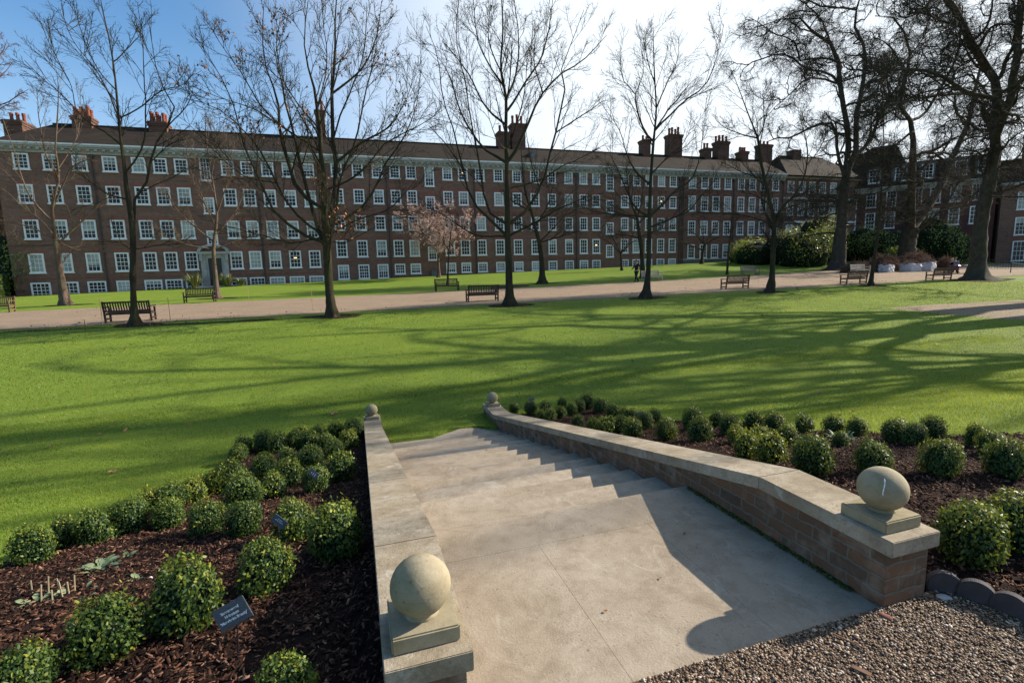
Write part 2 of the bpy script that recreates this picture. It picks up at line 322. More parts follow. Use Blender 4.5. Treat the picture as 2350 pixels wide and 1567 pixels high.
# ================================================================== THE GROUND
H = 1.7
XL, XR = .175*H, 1.405*H           # inner faces of the two stair walls
def gridmesh(xs, ys, zf, mat, name, mask=None, smooth=True):
    X, Y = np.meshgrid(xs, ys); Z = zf(X, Y); V = np.stack([X.ravel(), Y.ravel(), Z.ravel()], 1)
    nx, ny = len(xs), len(ys); i, j = np.meshgrid(np.arange(nx-1), np.arange(ny-1)); a = (j*nx+i).ravel()
    F = np.stack([a, a+1, a+nx+1, a+nx], 1)
    if mask is not None:
        cx = V[F].mean(1); F = F[mask(cx[:, 0], cx[:, 1])]
        used = np.unique(F); re = np.full(len(V), -1); re[used] = np.arange(len(used)); V = V[used]; F = re[F]
    return arrmesh(name, V, F, mat, smooth)
def pocket(X, Y):
    """how far the lawn sheet drops under the steps, terrace and beds"""
    z = ground(X, Y)
    inside = ((X > XL-.12) & (X < XR+.12) & (Y > .9) & (Y < 8.60)) | ((X > 1.2+(Y-8.6)*.9) & (X < XR-.05-(Y-8.6)*1.1) & (Y >= 8.6) & (Y < 8.93)) | ((X > -.0) & (X < 2.7) & (Y > .9) & (Y < 2.6))
    return np.where(inside, z-.45, z)
xs = np.unique(np.concatenate([np.linspace(-400, -60, 12), np.linspace(-60, -10, 26), np.linspace(-10, 14, 97), np.linspace(14, 60, 36), np.linspace(60, 400, 14), np.arange(.1, 2.7, .04)]))
ys = np.unique(np.concatenate([np.linspace(-60, 0, 8), np.linspace(0, 12, 61), np.linspace(12, 62, 76), np.linspace(62, 400, 14), np.arange(8.44, 9.1, .04)]))
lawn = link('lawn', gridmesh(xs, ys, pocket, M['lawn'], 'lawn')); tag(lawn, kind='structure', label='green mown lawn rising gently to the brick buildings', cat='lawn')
def edge(v, a): return a*(np.sin(v*1.7)+.6*np.sin(v*4.1+1)+.35*np.sin(v*9.3+2))
us = np.concatenate([np.arange(-60, 62, .5), np.arange(62, 110, 4)])
rows = 24
def far_edge(u): return np.interp(u, [-60, -20, 5, 25, 44, 50, 70, 110], [37.2, 37.2, 37.0, 38.0, 40.6, 41.5, 43, 44])
def near_edge(u): return np.interp(u, [-60, -8, 16, 33, 40, 55, 110], [25.6, 25.5, 25.9, 26.3, 26.6, 27.2, 29])
U = us[None, :].repeat(rows+1, 0); t = np.linspace(0, 1, rows+1)[:, None]
Vv = (near_edge(us)+edge(us, .09))[None]*(1-t)+(far_edge(us)+edge(us+5, .07))[None]*t
Vx = np.stack([U.ravel(), Vv.ravel(), (ground(U, Vv)+.022).ravel()], 1)
nx = len(us); i, j = np.meshgrid(np.arange(nx-1), np.arange(rows)); a = (j*nx+i).ravel()
path = link('path', arrmesh('path', Vx, np.stack([a, a+1, a+nx+1, a+nx], 1), M['gravel'], True)); tag(path, kind='structure', label='wide pale gravel path crossing the lawn', cat='path')
def patch(name, cu, cv, ru, rv, mat, lift=.012, rag=.12, ang=0, seed=0):
    """irregular flat patch lying on the terrain"""
    rn = np.random.default_rng(seed); k = 64; th = np.linspace(0, 2*np.pi, k, endpoint=False); rr = 1+sum(rag/(q+1)*np.sin((q+2)*th+rn.random()*6) for q in range(4))
    rings = 10; V = [(cu, cv, gz(cu, cv)+lift)]
    for q in range(1, rings+1):
        s = q/rings; x = ru*s*rr*np.cos(th); y = rv*s*rr*np.sin(th); X = cu+x*math.cos(ang)-y*math.sin(ang); Y = cv+x*math.sin(ang)+y*math.cos(ang)
        Z = ground(X, Y)+lift*(1 if q < rings else .1); V += list(zip(X, Y, Z))
    F = [(0, 1+i, 1+(i+1) % k) for i in range(k)]; Q = []
    for q in range(rings-1):
        b = 1+q*k; Q += [(b+i, b+k+i, b+k+(i+1) % k, b+(i+1) % k) for i in range(k)]
    return arrmesh(name, np.array(V), [np.array(F), np.array(Q)], mat, True)
# second gravel area on the right, a pointed tongue
pg = np.array([(24.9, 17.75), (27, 17.95), (31, 17.7), (36, 17.5), (48, 17), (60, 16), (60, 11), (48, 11.8), (36, 12.2), (29, 12.9), (26.8, 13.9), (25.7, 15.5)])
def fan(name, poly, mat, lift, sub=14):
    """polygon filled by rings that shrink to its middle so that it follows the terrain"""
    P = np.array(poly, float); seg = []
    for q in range(len(P)):
        A, B = P[q], P[(q+1) % len(P)]; L = max(1, int(np.hypot(*(B-A))/.35)); seg += [A+(B-A)*s/L for s in range(L)]
    P = np.array(seg); P += .05*np.stack([np.sin(P[:, 1]*7+P[:, 0]*3), np.sin(P[:, 0]*6+P[:, 1]*2)], 1); k = len(P); c = P.mean(0); V = []
    for q in range(sub):
        s = 1-q/sub; R = c+(P-c)*s; V += list(zip(R[:, 0], R[:, 1], ground(R[:, 0], R[:, 1])+lift*(1 if q else .2)))
    V.append((c[0], c[1], gz(*c)+lift)); Q = []
    for q in range(sub-1):
        b = q*k; Q += [(b+i, b+(i+1) % k, b+k+(i+1) % k, b+k+i) for i in range(k)]
    b = (sub-1)*k; return arrmesh(name, np.array(V), [np.array(Q), np.array([(b+i, b+(i+1) % k, len(V)-1) for i in range(k)])], mat, True)
sp = link('side_path', fan('side_path', pg, M['gravel'], .02)); tag(sp, kind='structure', label='pointed tongue of gravel path at the right of the lawn', cat='path')
# gravel terrace where the photographer stands
tg = link('gravel_terrace', gridmesh(np.linspace(-3, 12, 61), np.linspace(-6, 1.62, 32), lambda X, Y: ground(X, Y)+.012+0*X, M['terrace_grit'], 'gravel_terrace', mask=lambda x, y: (x > .35)))
tag(tg, kind='structure', label='gravel terrace before the top of the stone steps', cat='gravel')
# the two planted beds: soil sheets over the bank
LB = [(.06, 1.0), (-3.0, 1.0), (-2.9, 2.6), (-2.55, 3.6), (-2.5, 4.2), (-2.62, 4.7), (-2.5, 5.15), (-2.4, 5.6), (-2.25, 6.1), (-2.15, 6.6), (-2.05, 7.4), (-2.12, 8.4), (-2.1, 8.95), (-1.7, 9.2), (-1.05, 9.2), (-.6, 9.35), (.06, 9.4)]
RB = [(2.66, 1.72), (2.86, 1.5), (3.3, 1.25), (4.3, 1.15), (7.5, 1.1), (7.4, 2.7), (6.5, 3.1), (6.0, 3.4), (5.65, 3.8), (5.4, 4.3), (5.35, 5.1), (5.45, 6.0), (5.1, 6.8), (4.95, 8.0), (4.9, 9.2), (4.4, 9.4), (3.9, 9.05), (3.2, 9.2), (2.72, 9.2)]
def inpoly(poly, x, y):
    r = np.zeros(np.shape(x), bool); n = len(poly)
    for i in range(n):
        x1, y1 = poly[i]; x2, y2 = poly[(i+1) % n]
        cnd = ((y1 > y) != (y2 > y)) & (x < (x2-x1)*(y-y1)/(y2-y1+1e-12)+x1); r ^= cnd
    return r
def soilz(X, Y):
    z = ground(X, Y)+.035
    b = .012*np.sin(X*19+3*np.sin(Y*7))*np.sin(Y*23)+.014*np.sin(X*41+Y*17)*np.sin(Y*37-X*11)
    return z+b
for nm, P, lab in (('bed_soil', LB, 'dark bark soil of the planted bed left of the steps'), ('bed_soil', RB, 'dark bark soil of the planted bed right of the steps')):
    P = np.array(P); lo = P.min(0); hi = P.max(0)
    o = link(nm, gridmesh(np.arange(lo[0], hi[0]+.06, .05), np.arange(lo[1], hi[1]+.06, .05), soilz, M['soil'], nm, mask=lambda x, y, P=P: inpoly(P, x, y)))
    tag(o, lab, 'soil', kind='structure')
def chips(name, P, n, mat, size, zf, seed, lab, keep=None):
    rn = np.random.default_rng(seed); P = np.array(P); lo = P.min(0); hi = P.max(0)
    x = rn.uniform(lo[0], hi[0], n*4); y = rn.uniform(lo[1], hi[1], n*4); ok = inpoly(P, x, y)
    if keep is not None: ok &= keep(x, y, rn)
    x = x[ok][:n]; y = y[ok][:n]; k = len(x)
    L = rn.uniform(.5, 1.5, k)*size; W = L*rn.uniform(.18, .45, k); Hh = L*rn.uniform(.06, .2, k)
    a = rn.uniform(0, np.pi*2, k); pt = rn.normal(0, .45, k)
    box = np.array([(-1,-1,-1),(1,-.7,-1),(.8,1,-1),(-.9,.8,-1),(-.8,-.8,1),(1,-.5,.6),(.7,.8,1),(-1,.6,.7)])*.5
    q = box[None]*np.stack([L, W, Hh], 1)[:, None]
    ca, sa, cp, sp_ = np.cos(a)[:, None], np.sin(a)[:, None], np.cos(pt)[:, None], np.sin(pt)[:, None]
    X = q[..., 0]*cp-q[..., 2]*sp_; Z = q[..., 0]*sp_+q[..., 2]*cp; Xr = X*ca-q[..., 1]*sa; Yr = X*sa+q[..., 1]*ca
    V = np.stack([Xr+x[:, None], Yr+y[:, None], Z+(zf(x, y)+.004+rn.uniform(0, .012, k))[:, None]], -1).reshape(-1, 3)
    fb = np.array([(0,3,2,1),(4,5,6,7),(0,1,5,4),(1,2,6,5),(2,3,7,6),(3,0,4,7)]); F = (fb[None]+(np.arange(k)*8)[:, None, None]).reshape(-1, 4)
    o = link(name, arrmesh(name, V, F, mat, colors=np.repeat(rn.random(k), 8))); tag(o, lab, name.replace('_', ' '), kind='stuff'); return o
near = lambda x, y, rn: rn.random(len(x)) < np.clip(2.2/np.maximum(1.3, np.hypot(x, y)-1.2), .15, 1)
chips('bark_mulch', LB, 34000, M['chip'], .026, soilz, 3, 'brown bark mulch strewn over the bed left of the steps', near)
chips('bark_mulch', RB, 30000, M['chip'], .026, soilz, 4, 'brown bark mulch strewn over the bed right of the steps', near)
# pebbles near the camera
rn = np.random.default_rng(5); k = 62000
x = rn.uniform(.8, 4.0, k); y = rn.uniform(.45, 1.75, k); ok = (y < 1.615) | (x > 2.43); ok &= ~((x > 2.9) & (y > 1.3)) & ~((x > 2.66) & (y > 1.62)); ok &= rn.random(k) < np.clip(1.5-.3*(x-2), .25, 1); x, y = x[ok], y[ok]; k = len(x)
ico = bmesh.new(); bmesh.ops.create_icosphere(ico, subdivisions=1, radius=1); iv = np.array([v.co[:] for v in ico.verts]); ico.verts.index_update(); jf = np.array([[v.index for v in f.verts] for f in ico.faces]); ico.free()
S = rn.uniform(.0022, .0068, k)*(1+.6*(rn.random(k) < .04)); sx = S*rn.uniform(.9, 1.7, k); sy = S*rn.uniform(.7, 1.1, k); sz = S*rn.uniform(.4, .8, k); a = rn.uniform(0, 6.3, k)
q = iv[None]*np.stack([sx, sy, sz], 1)[:, None]*(1+.12*rn.standard_normal((k, len(iv), 1)))
V = np.stack([q[..., 0]*np.cos(a)[:, None]-q[..., 1]*np.sin(a)[:, None]+x[:, None], q[..., 0]*np.sin(a)[:, None]+q[..., 1]*np.cos(a)[:, None]+y[:, None], q[..., 2]+.014+(sz*.5+rn.uniform(0, .004, k))[:, None]], -1).reshape(-1, 3)
F = (jf[None]+(np.arange(k)*len(iv))[:, None, None]).reshape(-1, 3)
o = link('loose_gravel', arrmesh('loose_gravel', V, F, M['pebble'], True, np.repeat(rn.random(k), len(iv)))); tag(o, 'loose brown and white pebbles beside the landing', 'gravel', kind='stuff')
# bare soil rings at the foot of the trees
for q, (cu, cv, ru, rv) in enumerate([(-8.9, 24.95, 1.0, .6), (-1.0, 24.4, 1.3, .7), (7.8, 25.0, 1.2, .7), (16.1, 25.1, 1.3, .65), (24.7, 24.85, 1.2, .6), (34.0, 25.4, 1.2, .6), (-19, 42.2, 1.5, .7), (-9.7, 42, 1.6, .7), (16.2, 41.6, 1.3, .7), (45.5, 25.6, 3.4, 1.3), (50.5, 41.5, 2.8, 1.6)]):
    o = link('tree_pit', patch('tree_pit', cu, cv, ru, rv, M['soil'], .014, seed=q)); tag(o, 'bare dark soil round the foot of a tree', 'soil', kind='structure')
for q, (cu, cv, ru, rv) in enumerate([(-7.0, 24.55, 1.6, .28), (-4.4, 24.5, 1.4, .22), (-12.0, 24.8, 1.5, .25)]):
    o = link('worn_turf', patch('worn_turf', cu, cv, ru, rv, M['soil'], .010, .3, seed=20+q)); tag(o, 'worn bare strip in the turf beside the path', 'soil', kind='structure')
# ------------------------------------------------------------------ grass blades
def blades(n, u0, u1, v0, v1, h, wd, seed, dens=None):
    rn = np.random.default_rng(seed); u = rn.uniform(u0, u1, n); v = rn.uniform(v0, v1, n)
    ok = ~inpoly(LB, u, v) & ~inpoly(RB, u, v) & ~((u > -.05) & (u < 2.75) & (v < 8.59)) & ~((u > 1.2+(v-8.6)*.9) & (u < XR-.05-(v-8.6)*1.1) & (v >= 8.55) & (v < 8.95)) & ~((v < 1.7) & (u > -.1))
    # visible wedge only
    ang = np.degrees(np.arctan2(u, v)); ok &= (ang > -38) & (ang < 70)
    if dens is not None: ok &= rn.random(n) < dens(u, v)
    u, v = u[ok], v[ok]; k = len(u); z = ground(u, v); a = rn.uniform(0, 6.283, k); d = np.hypot(u, v)
    hh = h*rn.uniform(.5, 1.3, k); ww = wd*rn.uniform(.6, 1.4, k)*(.6+d/9); lx = rn.normal(0, .45, k)*hh; ly = rn.normal(0, .45, k)*hh
    p0 = np.stack([u-np.cos(a)*ww, v-np.sin(a)*ww, z-.004], 1); p1 = np.stack([u+np.cos(a)*ww, v+np.sin(a)*ww, z-.004], 1); p2 = np.stack([u+lx, v+ly, z+hh], 1)
    V = np.stack([p0, p1, p2], 1).reshape(-1, 3)
    cl = .5+.16*np.sin(u*2.1+np.sin(v*1.3)*2)*np.sin(v*2.9)+.14*np.sin(u*.63+1.7*np.sin(v*.41))*np.sin(v*.8+u*.3)+.12*np.sin(u*5.3+2*np.sin(v*3.1))*np.sin(v*6.1+u)+rn.normal(0, .20, k); cl = np.where(rn.random(k) < .012, 1., np.clip(cl, 0, .92))
    return V, np.repeat(cl, 3)
Vs, Cs = zip(blades(560000, -8, 22, 2.2, 12, .030, .0022, 1, lambda u, v: np.clip(9/np.maximum(3, np.hypot(u, v)), 0, 1)**1.2), blades(430000, -15, 46, 11, 25.2, .034, .0030, 2, lambda u, v: np.clip(13/np.hypot(u, v), 0, 1)))
V = np.concatenate(Vs); C = np.concatenate(Cs); o = link('grass', arrmesh('grass', V, np.arange(len(V)).reshape(-1, 3), M['blade'], colors=C)); tag(o, 'short green grass blades of the mown lawn', 'grass', kind='stuff')
# ================================================================== STEPS AND WALLS
st = empty('garden_steps', (1.35, 1.6, 0)); tag(st, 'broad flight of pale worn stone steps between two low walls, running down to the lawn', 'steps')
st_off = Vector((1.35, 1.6, 0))
def child(o, parent):
    """parent without moving"""
    o.parent = parent; o.location = Vector(o.location)-Vector(parent.location); return o
Y0, RUN, RISE = 1.855*H, .2455*H, .0535*H
# landing slabs: separate stones with tight joints
sl = MB()
def slab(x0, x1, y0, y1): sl.box(x0+.0003, x1-.0003, y0+.0003, y1-.0003, -.12, 0.0)
JX = [XL-.02, 1.0, 1.78, XR+.02]; JY = [1.607, 2.73, Y0]
slab(XL-.02, 1.0, 1.607, 2.75); slab(1.0, 1.78, 1.607, 2.75); slab(1.78, XR+.02, 1.607, 2.75)
slab(XL-.02, XR+.02, 2.75, Y0)
child(sl.build('landing', M['stone_step'], bevel=.0007), st)
b_ = MB(); b_.box(XL, XR, 1.62, Y0-.02, -.3, -.035); child(b_.build('landing_bed', M['stone_step']), st)
rr = random.Random(3)
for i in range(1, 14):
    b = MB(); y0 = Y0+(i-1)*RUN-.03; y1 = Y0+i*RUN; z = -i*RISE; cut = [XL-.015]+sorted([XL+.6+rr.random()*.4, XL+1.25+rr.random()*.5])+[XR+.015]
    b.box(XL-.015, XR+.015, y0 if i > 1 else Y0-.03, y1, z-.2, z)
    child(b.build('step', M['stone_step'], bevel=.006), st)
b = MB(); zf = -13.2*RISE
b.prism([(XL+.62, Y0+13*RUN-.02), (XR+.01, Y0+13*RUN-.02), (XR-.3, Y0+13*RUN+.3), (XR-.62, Y0+13*RUN+.42), (XL+1.0, Y0+13*RUN+.12)], 'z', -1.3, zf+.005); child(b.build('foot_slab', M['stone_step'], bevel=.004), st)
def wall(x0, x1, name, lab, balls):
    """x0..x1 = coping width; profile runs along y"""
    r = empty(name, ((x0+x1)/2, 1.6, 0)); tag(r, lab, 'wall', 'low walls flanking the garden steps')
    ya, yk, ye, yz = .925*H, 1.413*H, 5.235*H, 5.74*H
    zt = .222*H; zl = zt-(5.235-1.413)*.2078*H; th = .047*H
    body = MB(); bx0, bx1 = x0+.022, x1-.022
    body.prism([(ya+.035, -.35), (ya+.035, zt-th), (yk, zt-th), (ye, zl-th), (yz-.035, zl-th), (yz-.035, zl-.8), (ye, zl-.8), (yk+.4, -.45)], 'x', bx0, bx1)
    child(body.build('wall_body', M['blocks']), r)
    cp = MB(); cuts = [(ya, zt), (yk, zt)]
    n = 4
    for i in range(1, n+1): t = i/n; cuts.append((yk+(ye-yk)*t, zt+(zl-zt)*t))
    cuts.append((yz, zl)); dip = .0002
    for (a, za), (b2, zb) in zip(cuts, cuts[1:]):
        cp.prism([(a+dip, za-th), (a+dip, za), (b2-dip, zb), (b2-dip, zb-th)], 'x', x0, x1)
    child(cp.build('coping', M['stone_coping'], bevel=.0035), r)
    cx = (x0+x1)/2
    for yc, z in ((1.035*H, zt), (5.60*H, zl)):
        p = MB(); p.box(cx-.122, cx+.122, yc-.122, yc+.122, z-.003, z+.062); po = p.build('plinth', M['stone_ball'], bevel=.006); child(po, r)
        bm = bmesh.new(); bmesh.ops.create_uvsphere(bm, u_segments=64, v_segments=40, radius=.112)
        sd_ = random.Random(int(yc*10+x0*100)); ph = [sd_.uniform(0, 6) for _ in range(6)]
        for v in bm.verts:
            c = v.co; k_ = 1+.006*math.sin(c.x*40+ph[0])*math.sin(c.z*33+ph[1])+.008*math.sin(c.y*22+ph[2]+c.z*18)
            if c.z < -.104: k_ *= .99
            v.co = c*k_; v.co.z *= .985
        nb = bmesh.ops.create_cone(bm, segments=32, radius1=.07, radius2=.045, depth=.03, cap_ends=True)
        for v in nb['verts']: v.co.z -= .102
        me = bpy.data.meshes.new('ball'); bm.to_mesh(me); bm.free(); me.materials.append(M['stone_ball']); me.polygons.foreach_set('use_smooth', [True]*len(me.polygons))
        bo = link('ball_finial', me, loc=(cx, yc-.004, z+.062+.110)); child(bo, r)
        if x0 > 1 and yc < 3:
            b = MB(); P = []
            for q in range(12):
                e_ = rad(48-46*q/11); a_ = rad(218+1.6*math.sin(q*.5)); P.append((.1115*math.cos(e_)*math.cos(a_), .1115*math.cos(e_)*math.sin(a_), .1095*math.sin(e_)))
            b.tube(P, [.0012]+[.0026+.0008*math.sin(q*2) for q in range(10)]+[.0012], 6); link('white_streak', b.mesh('white_streak', M['white_paint']), bo)
    return r
wall(.006*H, .188*H, 'low_wall', 'low stone wall with ball finials left of the steps', None)
wall(1.392*H, 1.583*H, 'low_wall', 'low stone wall with ball finials right of the steps', None)
# moss along the foot of the right wall
chips('moss', [(XR-.035, 1.75), (XR+.0, 1.75), (XR+.0, 3.1), (XR-.035, 3.1)], 1500, M['leaf'], .012, lambda x, y: 0*x+.003, 9, 'dark moss in the joint at the foot of the right stair wall')
# scalloped edging tiles
et = MB(); k = 16; prof = [(-.075, -.08)]+[(-.075*math.cos(math.pi*i/k), .030+.072*math.sin(math.pi*i/k)) for i in range(k+1)]+[(.075, -.08)]
et.prism([(p[0], p[1]) for p in prof], 'y', -.022, .022); tile_me = et.mesh('edging_tile', M['tile_edging'], bevel=.004)
pb = MB(); pb.box(-.055, .055, -.035, .035, -.06, .12); stone_me = pb.mesh('edging_stone', M['stone_blocks'] if 'stone_blocks' in M else M['blocks'], bevel=.014)
ord_ = ['nearest the wall', 'second from the wall', 'third from the wall', 'last before the square stone block']
for i, (x, y, rz) in enumerate([(2.80, 1.60, -40), (2.865, 1.495, -62), (2.90, 1.375, -75), (2.935, 1.245, -75)]):
    o = link('edging_tile', tile_me, loc=(x, y, .02)); o.rotation_euler = (0, 0, rad(rz)); tag(o, 'round-topped dark edging tile beside the bed, '+ord_[i], 'edging tile', 'scalloped edging tiles beside the gravel')
for i, (x, y) in enumerate([(3.03, 1.165), (3.16, 1.125)]):
    o = link('edging_stone', stone_me, loc=(x, y, .02)); o.rotation_euler = (0, 0, rad(-20)); tag(o, ['square sandstone edging block next to the dark tiles', 'square sandstone edging block at the right border'][i], 'edging stone')
# a few loose bits
def pebble(x, y, r, mat, lab, name='stone', cat='stone'):
    bm = bmesh.new(); bmesh.ops.create_icosphere(bm, subdivisions=3, radius=r)
    for v in bm.verts: v.co = Vector((v.co.x*1.5, v.co.y, v.co.z*.55))*(1+.12*math.sin(v.co.x*90+v.co.y*70))
    me = bpy.data.meshes.new(name); bm.to_mesh(me); bm.free(); me.materials.append(mat); me.polygons.foreach_set('use_smooth', [True]*len(me.polygons))
    o = link(name, me, loc=(x, y, .018)); o.rotation_euler = (0, 0, x*9); tag(o, lab, cat)
pebble(2.735, 1.56, .024, M['cream_stone'], 'whitish stone at the foot of the right stair pier')
pebble(2.33, 1.555, .022, M['brick_rubbed'], 'reddish stone chip on the gravel before the right wall')
sh = empty('bark_shard', (2.15, 1.42, .03)); sh.parent = None
bpy.data.objects.remove(sh)
for i, (px, py, L, lab) in enumerate([(1900, 1450, .16, 'long thin twig lying on the gravel'), (1955, 1530, .07, 'pale flat bark shard on the gravel')]):
    p = hit(px, py, .02); b = MB(); b.bar((0,0,0), (L*.35, -L*.9, .004), .006 if i == 0 else .022, .004); o = b.build('twig' if i == 0 else 'bark_shard', M['twig_brown'], loc=None) if False else link('twig' if i == 0 else 'bark_shard', b.mesh('twig', M['twig_brown']), loc=(p[0], p[1], p[2]+.006)); tag(o, lab, 'twig')
# ================================================================== BUILDINGS
def z45(z): return z*1.2889+1.7
WM = {}
def window_mesh(w, h, cols, rows, sash=True, sillw=.12):
    """white frame with glazing bars; origin at the middle of the lower edge of the opening, outward = -y"""
    key = (round(w, 2), round(h, 2), cols, rows, sash)
    if key in WM: return WM[key]
    f = .13; b = MB(); x = w/2; yo = -.09
    b.box(-x, -x+f, yo, .01, 0, h); b.box(x-f, x, yo, .01, 0, h); b.box(-x+f, x-f, yo, .01, h-f, h); b.box(-x+f, x-f, yo, .01, 0, .09)
    b.box(-x-sillw*.5, x+sillw*.5, -.16, .02, -.11, -.002)                   # sill
    iw = w-2*f; ih = h-f-.09; t = .036
    for i in range(1, cols): xx = -iw/2+iw*i/cols; tt = t*1.6 if (cols == 4 and i == 2) else t; b.box(xx-tt/2, xx+tt/2, -.056, -.036, .09, h-f)
    for j in range(1, rows):
        zz = .09+ih*j/rows; tt = t*1.5 if (sash and j == rows//2) else t; b.box(-iw/2, iw/2, -.060, -.034, zz-tt/2, zz+tt/2)
    fm = b.mesh('window', M['white_paint'])
    g = MB(); g.box(-x+.02, x-.02, -.028, -.006, .02, h-.02); gm = g.mesh('pane', M['glass'])
    gb = MB(); gb.box(-x+.02, x-.02, -.028, -.006, .02, h-.02); gbm = gb.mesh('pane', M['blind'])
    l = MB(); l.prism([(-x-.10, h+.002), (x+.10, h+.002), (x+.22, h+.34), (-x-.22, h+.34)], 'y', -.012, .02); lm = l.mesh('brick_lintel', M['brick_rubbed'])
    WM[key] = (fm, gm, gbm, lm); return WM[key]
wr = random.Random(21)
def window(root, x, z0, z1, w=1.14, cols=3, rows=4, name='sash_window', blind=.14, y=0., lint=True, halfb=True):
    fm, gm, gbm, lm = window_mesh(w, z1-z0, cols, rows, name != 'casement_window')
    o = link(name, fm, root, (x, y-.002, z0)); bl = wr.random() < blind
    link('pane', gbm if bl else gm, o)
    if lint: link('brick_lintel', lm, o)
    if not bl and halfb and wr.random() < .34:
        h = (z1-z0)*wr.uniform(.12, .6); b = MB(); b.box(-w/2+.14, w/2-.14, .0-.033, -.0295, z1-z0-.13-h, z1-z0-.13); link('blind', b.mesh('blind', M['blind']), o)
    if not bl and wr.random() < .025:
        b = MB(); b.box(-.12, .12, -.034, -.030, (z1-z0)*.55, (z1-z0)*.6); link('ceiling_lamp', b.mesh('ceiling_lamp', M['glow']), o)
    return o
def cornice(root, x0, x1, z, y=0, h=.72, proj=.50, name='cornice'):
    b = MB()
    b.box(x0, x1, y-proj, y+.1, z-.17, z); b.box(x0, x1, y-proj+.12, y+.08, z-.31, z-.172); b.box(x0, x1, y-.14, y+.06, z-h, z-.50)
    n = int((x1-x0)/.62)
    for i in range(n): xx = x0+(i+.5)*(x1-x0)/n; b.box(xx-.11, xx+.11, y-.44, y-.02, z-.49, z-.313)
    b.box(x0, x1, y-.2, y+.05, z-.497, z-.315)
    b.build(name, M['cream_stone'], root)
    g = MB(); g.box(x0, x1, y-proj-.05, y-proj+.06, z+.004, z+.13); g.build('gutter', M['white_paint'], root)
def chimney(root, x, y, w, d, z0, z1, pots, ph=.95, mat='brick_chimney'):
    b = MB(); b.box(x-w/2, x+w/2, y-d/2, y+d/2, z0, z1-.45); b.box(x-w/2-.07, x+w/2+.07, y-d/2-.07, y+d/2+.07, z1-.45, z1-.25)
    b.box(x-w/2-.13, x+w/2+.13, y-d/2-.13, y+d/2+.13, z1-.25, z1-.08); b.box(x-w/2-.05, x+w/2+.05, y-d/2-.05, y+d/2+.05, z1-.08, z1)
    c = b.build('chimney', M[mat], root)
    rows = 2 if pots > 3 else 1; per = (pots+rows-1)//rows
    for i in range(pots):
        r_, k_ = divmod(i, per); px = x-w/2+w*(k_+.5)/per; py = y+(0 if rows == 1 else (-.25 if r_ == 0 else .25)*d*1.5/1.5)
        hh = ph*wr.uniform(.85, 1.1); p = MB(); p.tube([(px, py, z1-.02), (px, py, z1+hh*.7), (px, py, z1+hh*.72), (px, py, z1+hh)], [.17, .14, .17, .165], 10); link('chimney_pot', p.mesh('chimney_pot', M['clay_pot'], smooth=False), c)
    return c
def drain(root, x, z0, z1):
    b = MB(); b.tube([(x, -.12, z0), (x, -.12, z1)], .065, 8); b.box(x-.17, x+.17, -.24, -.02, z1-.1, z1+.25)
    for k_ in range(5): zz = z0+(z1-z0)*(k_+.5)/5; b.box(x-.09, x+.09, -.17, -.01, zz-.05, zz+.05)
    b.build('drainpipe', M['pipe_dark'], root)
def roof(root, x0, x1, eave, ridge, depth, hipl=0, hipr=0, name='roof', over=.55, mat='tile'):
    b = MB(); yr = depth/2; ye = -over; yb = depth+over
    vs = [(x0-.1, ye, eave), (x1+.1, ye, eave), (x1+.1-hipr, yr, ridge), (x0-.1+hipl, yr, ridge), (x0-.1, yb, eave), (x1+.1, yb, eave)]
    b.add(vs, [(0,1,2,3), (3,2,5,4), (0,3,4), (1,5,2), (0,4,5,1)]); b.build(name, M[mat], root)
    rd = MB(); rd.tube([(x0-.1+hipl, yr, ridge+.02), (x1+.1-hipr, yr, ridge+.02)], .12, 6); rd.build('ridge_tiles', M['tile'], root)
V0 = 58.; EAVE = z45(9.78); RIDGE = 17.15
def block(name, x0, x1, lab, hipl=0, hipr=0, depth=8.4, eave=EAVE, ridge=RIDGE, bmat='brick_brown', y0=V0, zb=-1.5, cat='building'):
    r = empty(name, (0, y0, 0)); tag(r, lab, cat)
    b = MB(); b.box(x0, x1, 0, depth, zb, eave-.3); b.build('wall', M[bmat], r)
    roof(r, x0, x1, eave, ridge, depth, hipl, hipr); return r
# --- left block
A = block('terrace_building', -29.9, -2.85, 'long four-storey brown brick building with the pedimented door, left of the double chimney', hipl=3.0)
cornice(A, -29.9, -2.85, EAVE-.02)
cols = [-28.47, -26.3, -24.07, -21.75, -19.42, -17.65, -15.88, None, -11.83, -10.07, -8.19, -6.25, -4.31]
R4 = [(9.13, 7.98), (7.02, 5.66), (4.58, 3.15), (2.2, .76)]
for c in cols:
    if c is None: continue
    x = c+.54
    for a, b in R4: window(A, x, z45(b)+.1, z45(a), 1.16)
    window(A, x+.03, z45(-1.0), z45(.12), 1.5, 4, 4, 'basement_window', lint=False)
xs_ = -13.73+.45
for a, b in ((9.33, 7.52), (6.33, 5.05), (3.81, 2.68)): window(A, xs_, z45(b)+.1, z45(a), .98, 3, 5, 'stair_window')
for z, h_ in ((z45(.38), .10), (z45(4.58)-2.35, .10)):
    b = MB(); b.box(-29.93, -2.82, -.05, .02, z, z+h_); b.build('string_course', M['brick_rubbed'], A)
for x, zz in ((-22.6, 9.0), (-8.75, 13.3)): drain(A, x, gz(x, V0)-.1, 13.2)
for x, z1, w_, n_ in ((-24.4, 17.95, 1.6, 6), (-18.0, 17.8, 1.6, 6)): chimney(A, x, 4.2, w_, 1.3, 15.5, z1, n_)
chimney(A, -30.8, 6.5, 1.5, 2.2, 10, 17.7, 3)
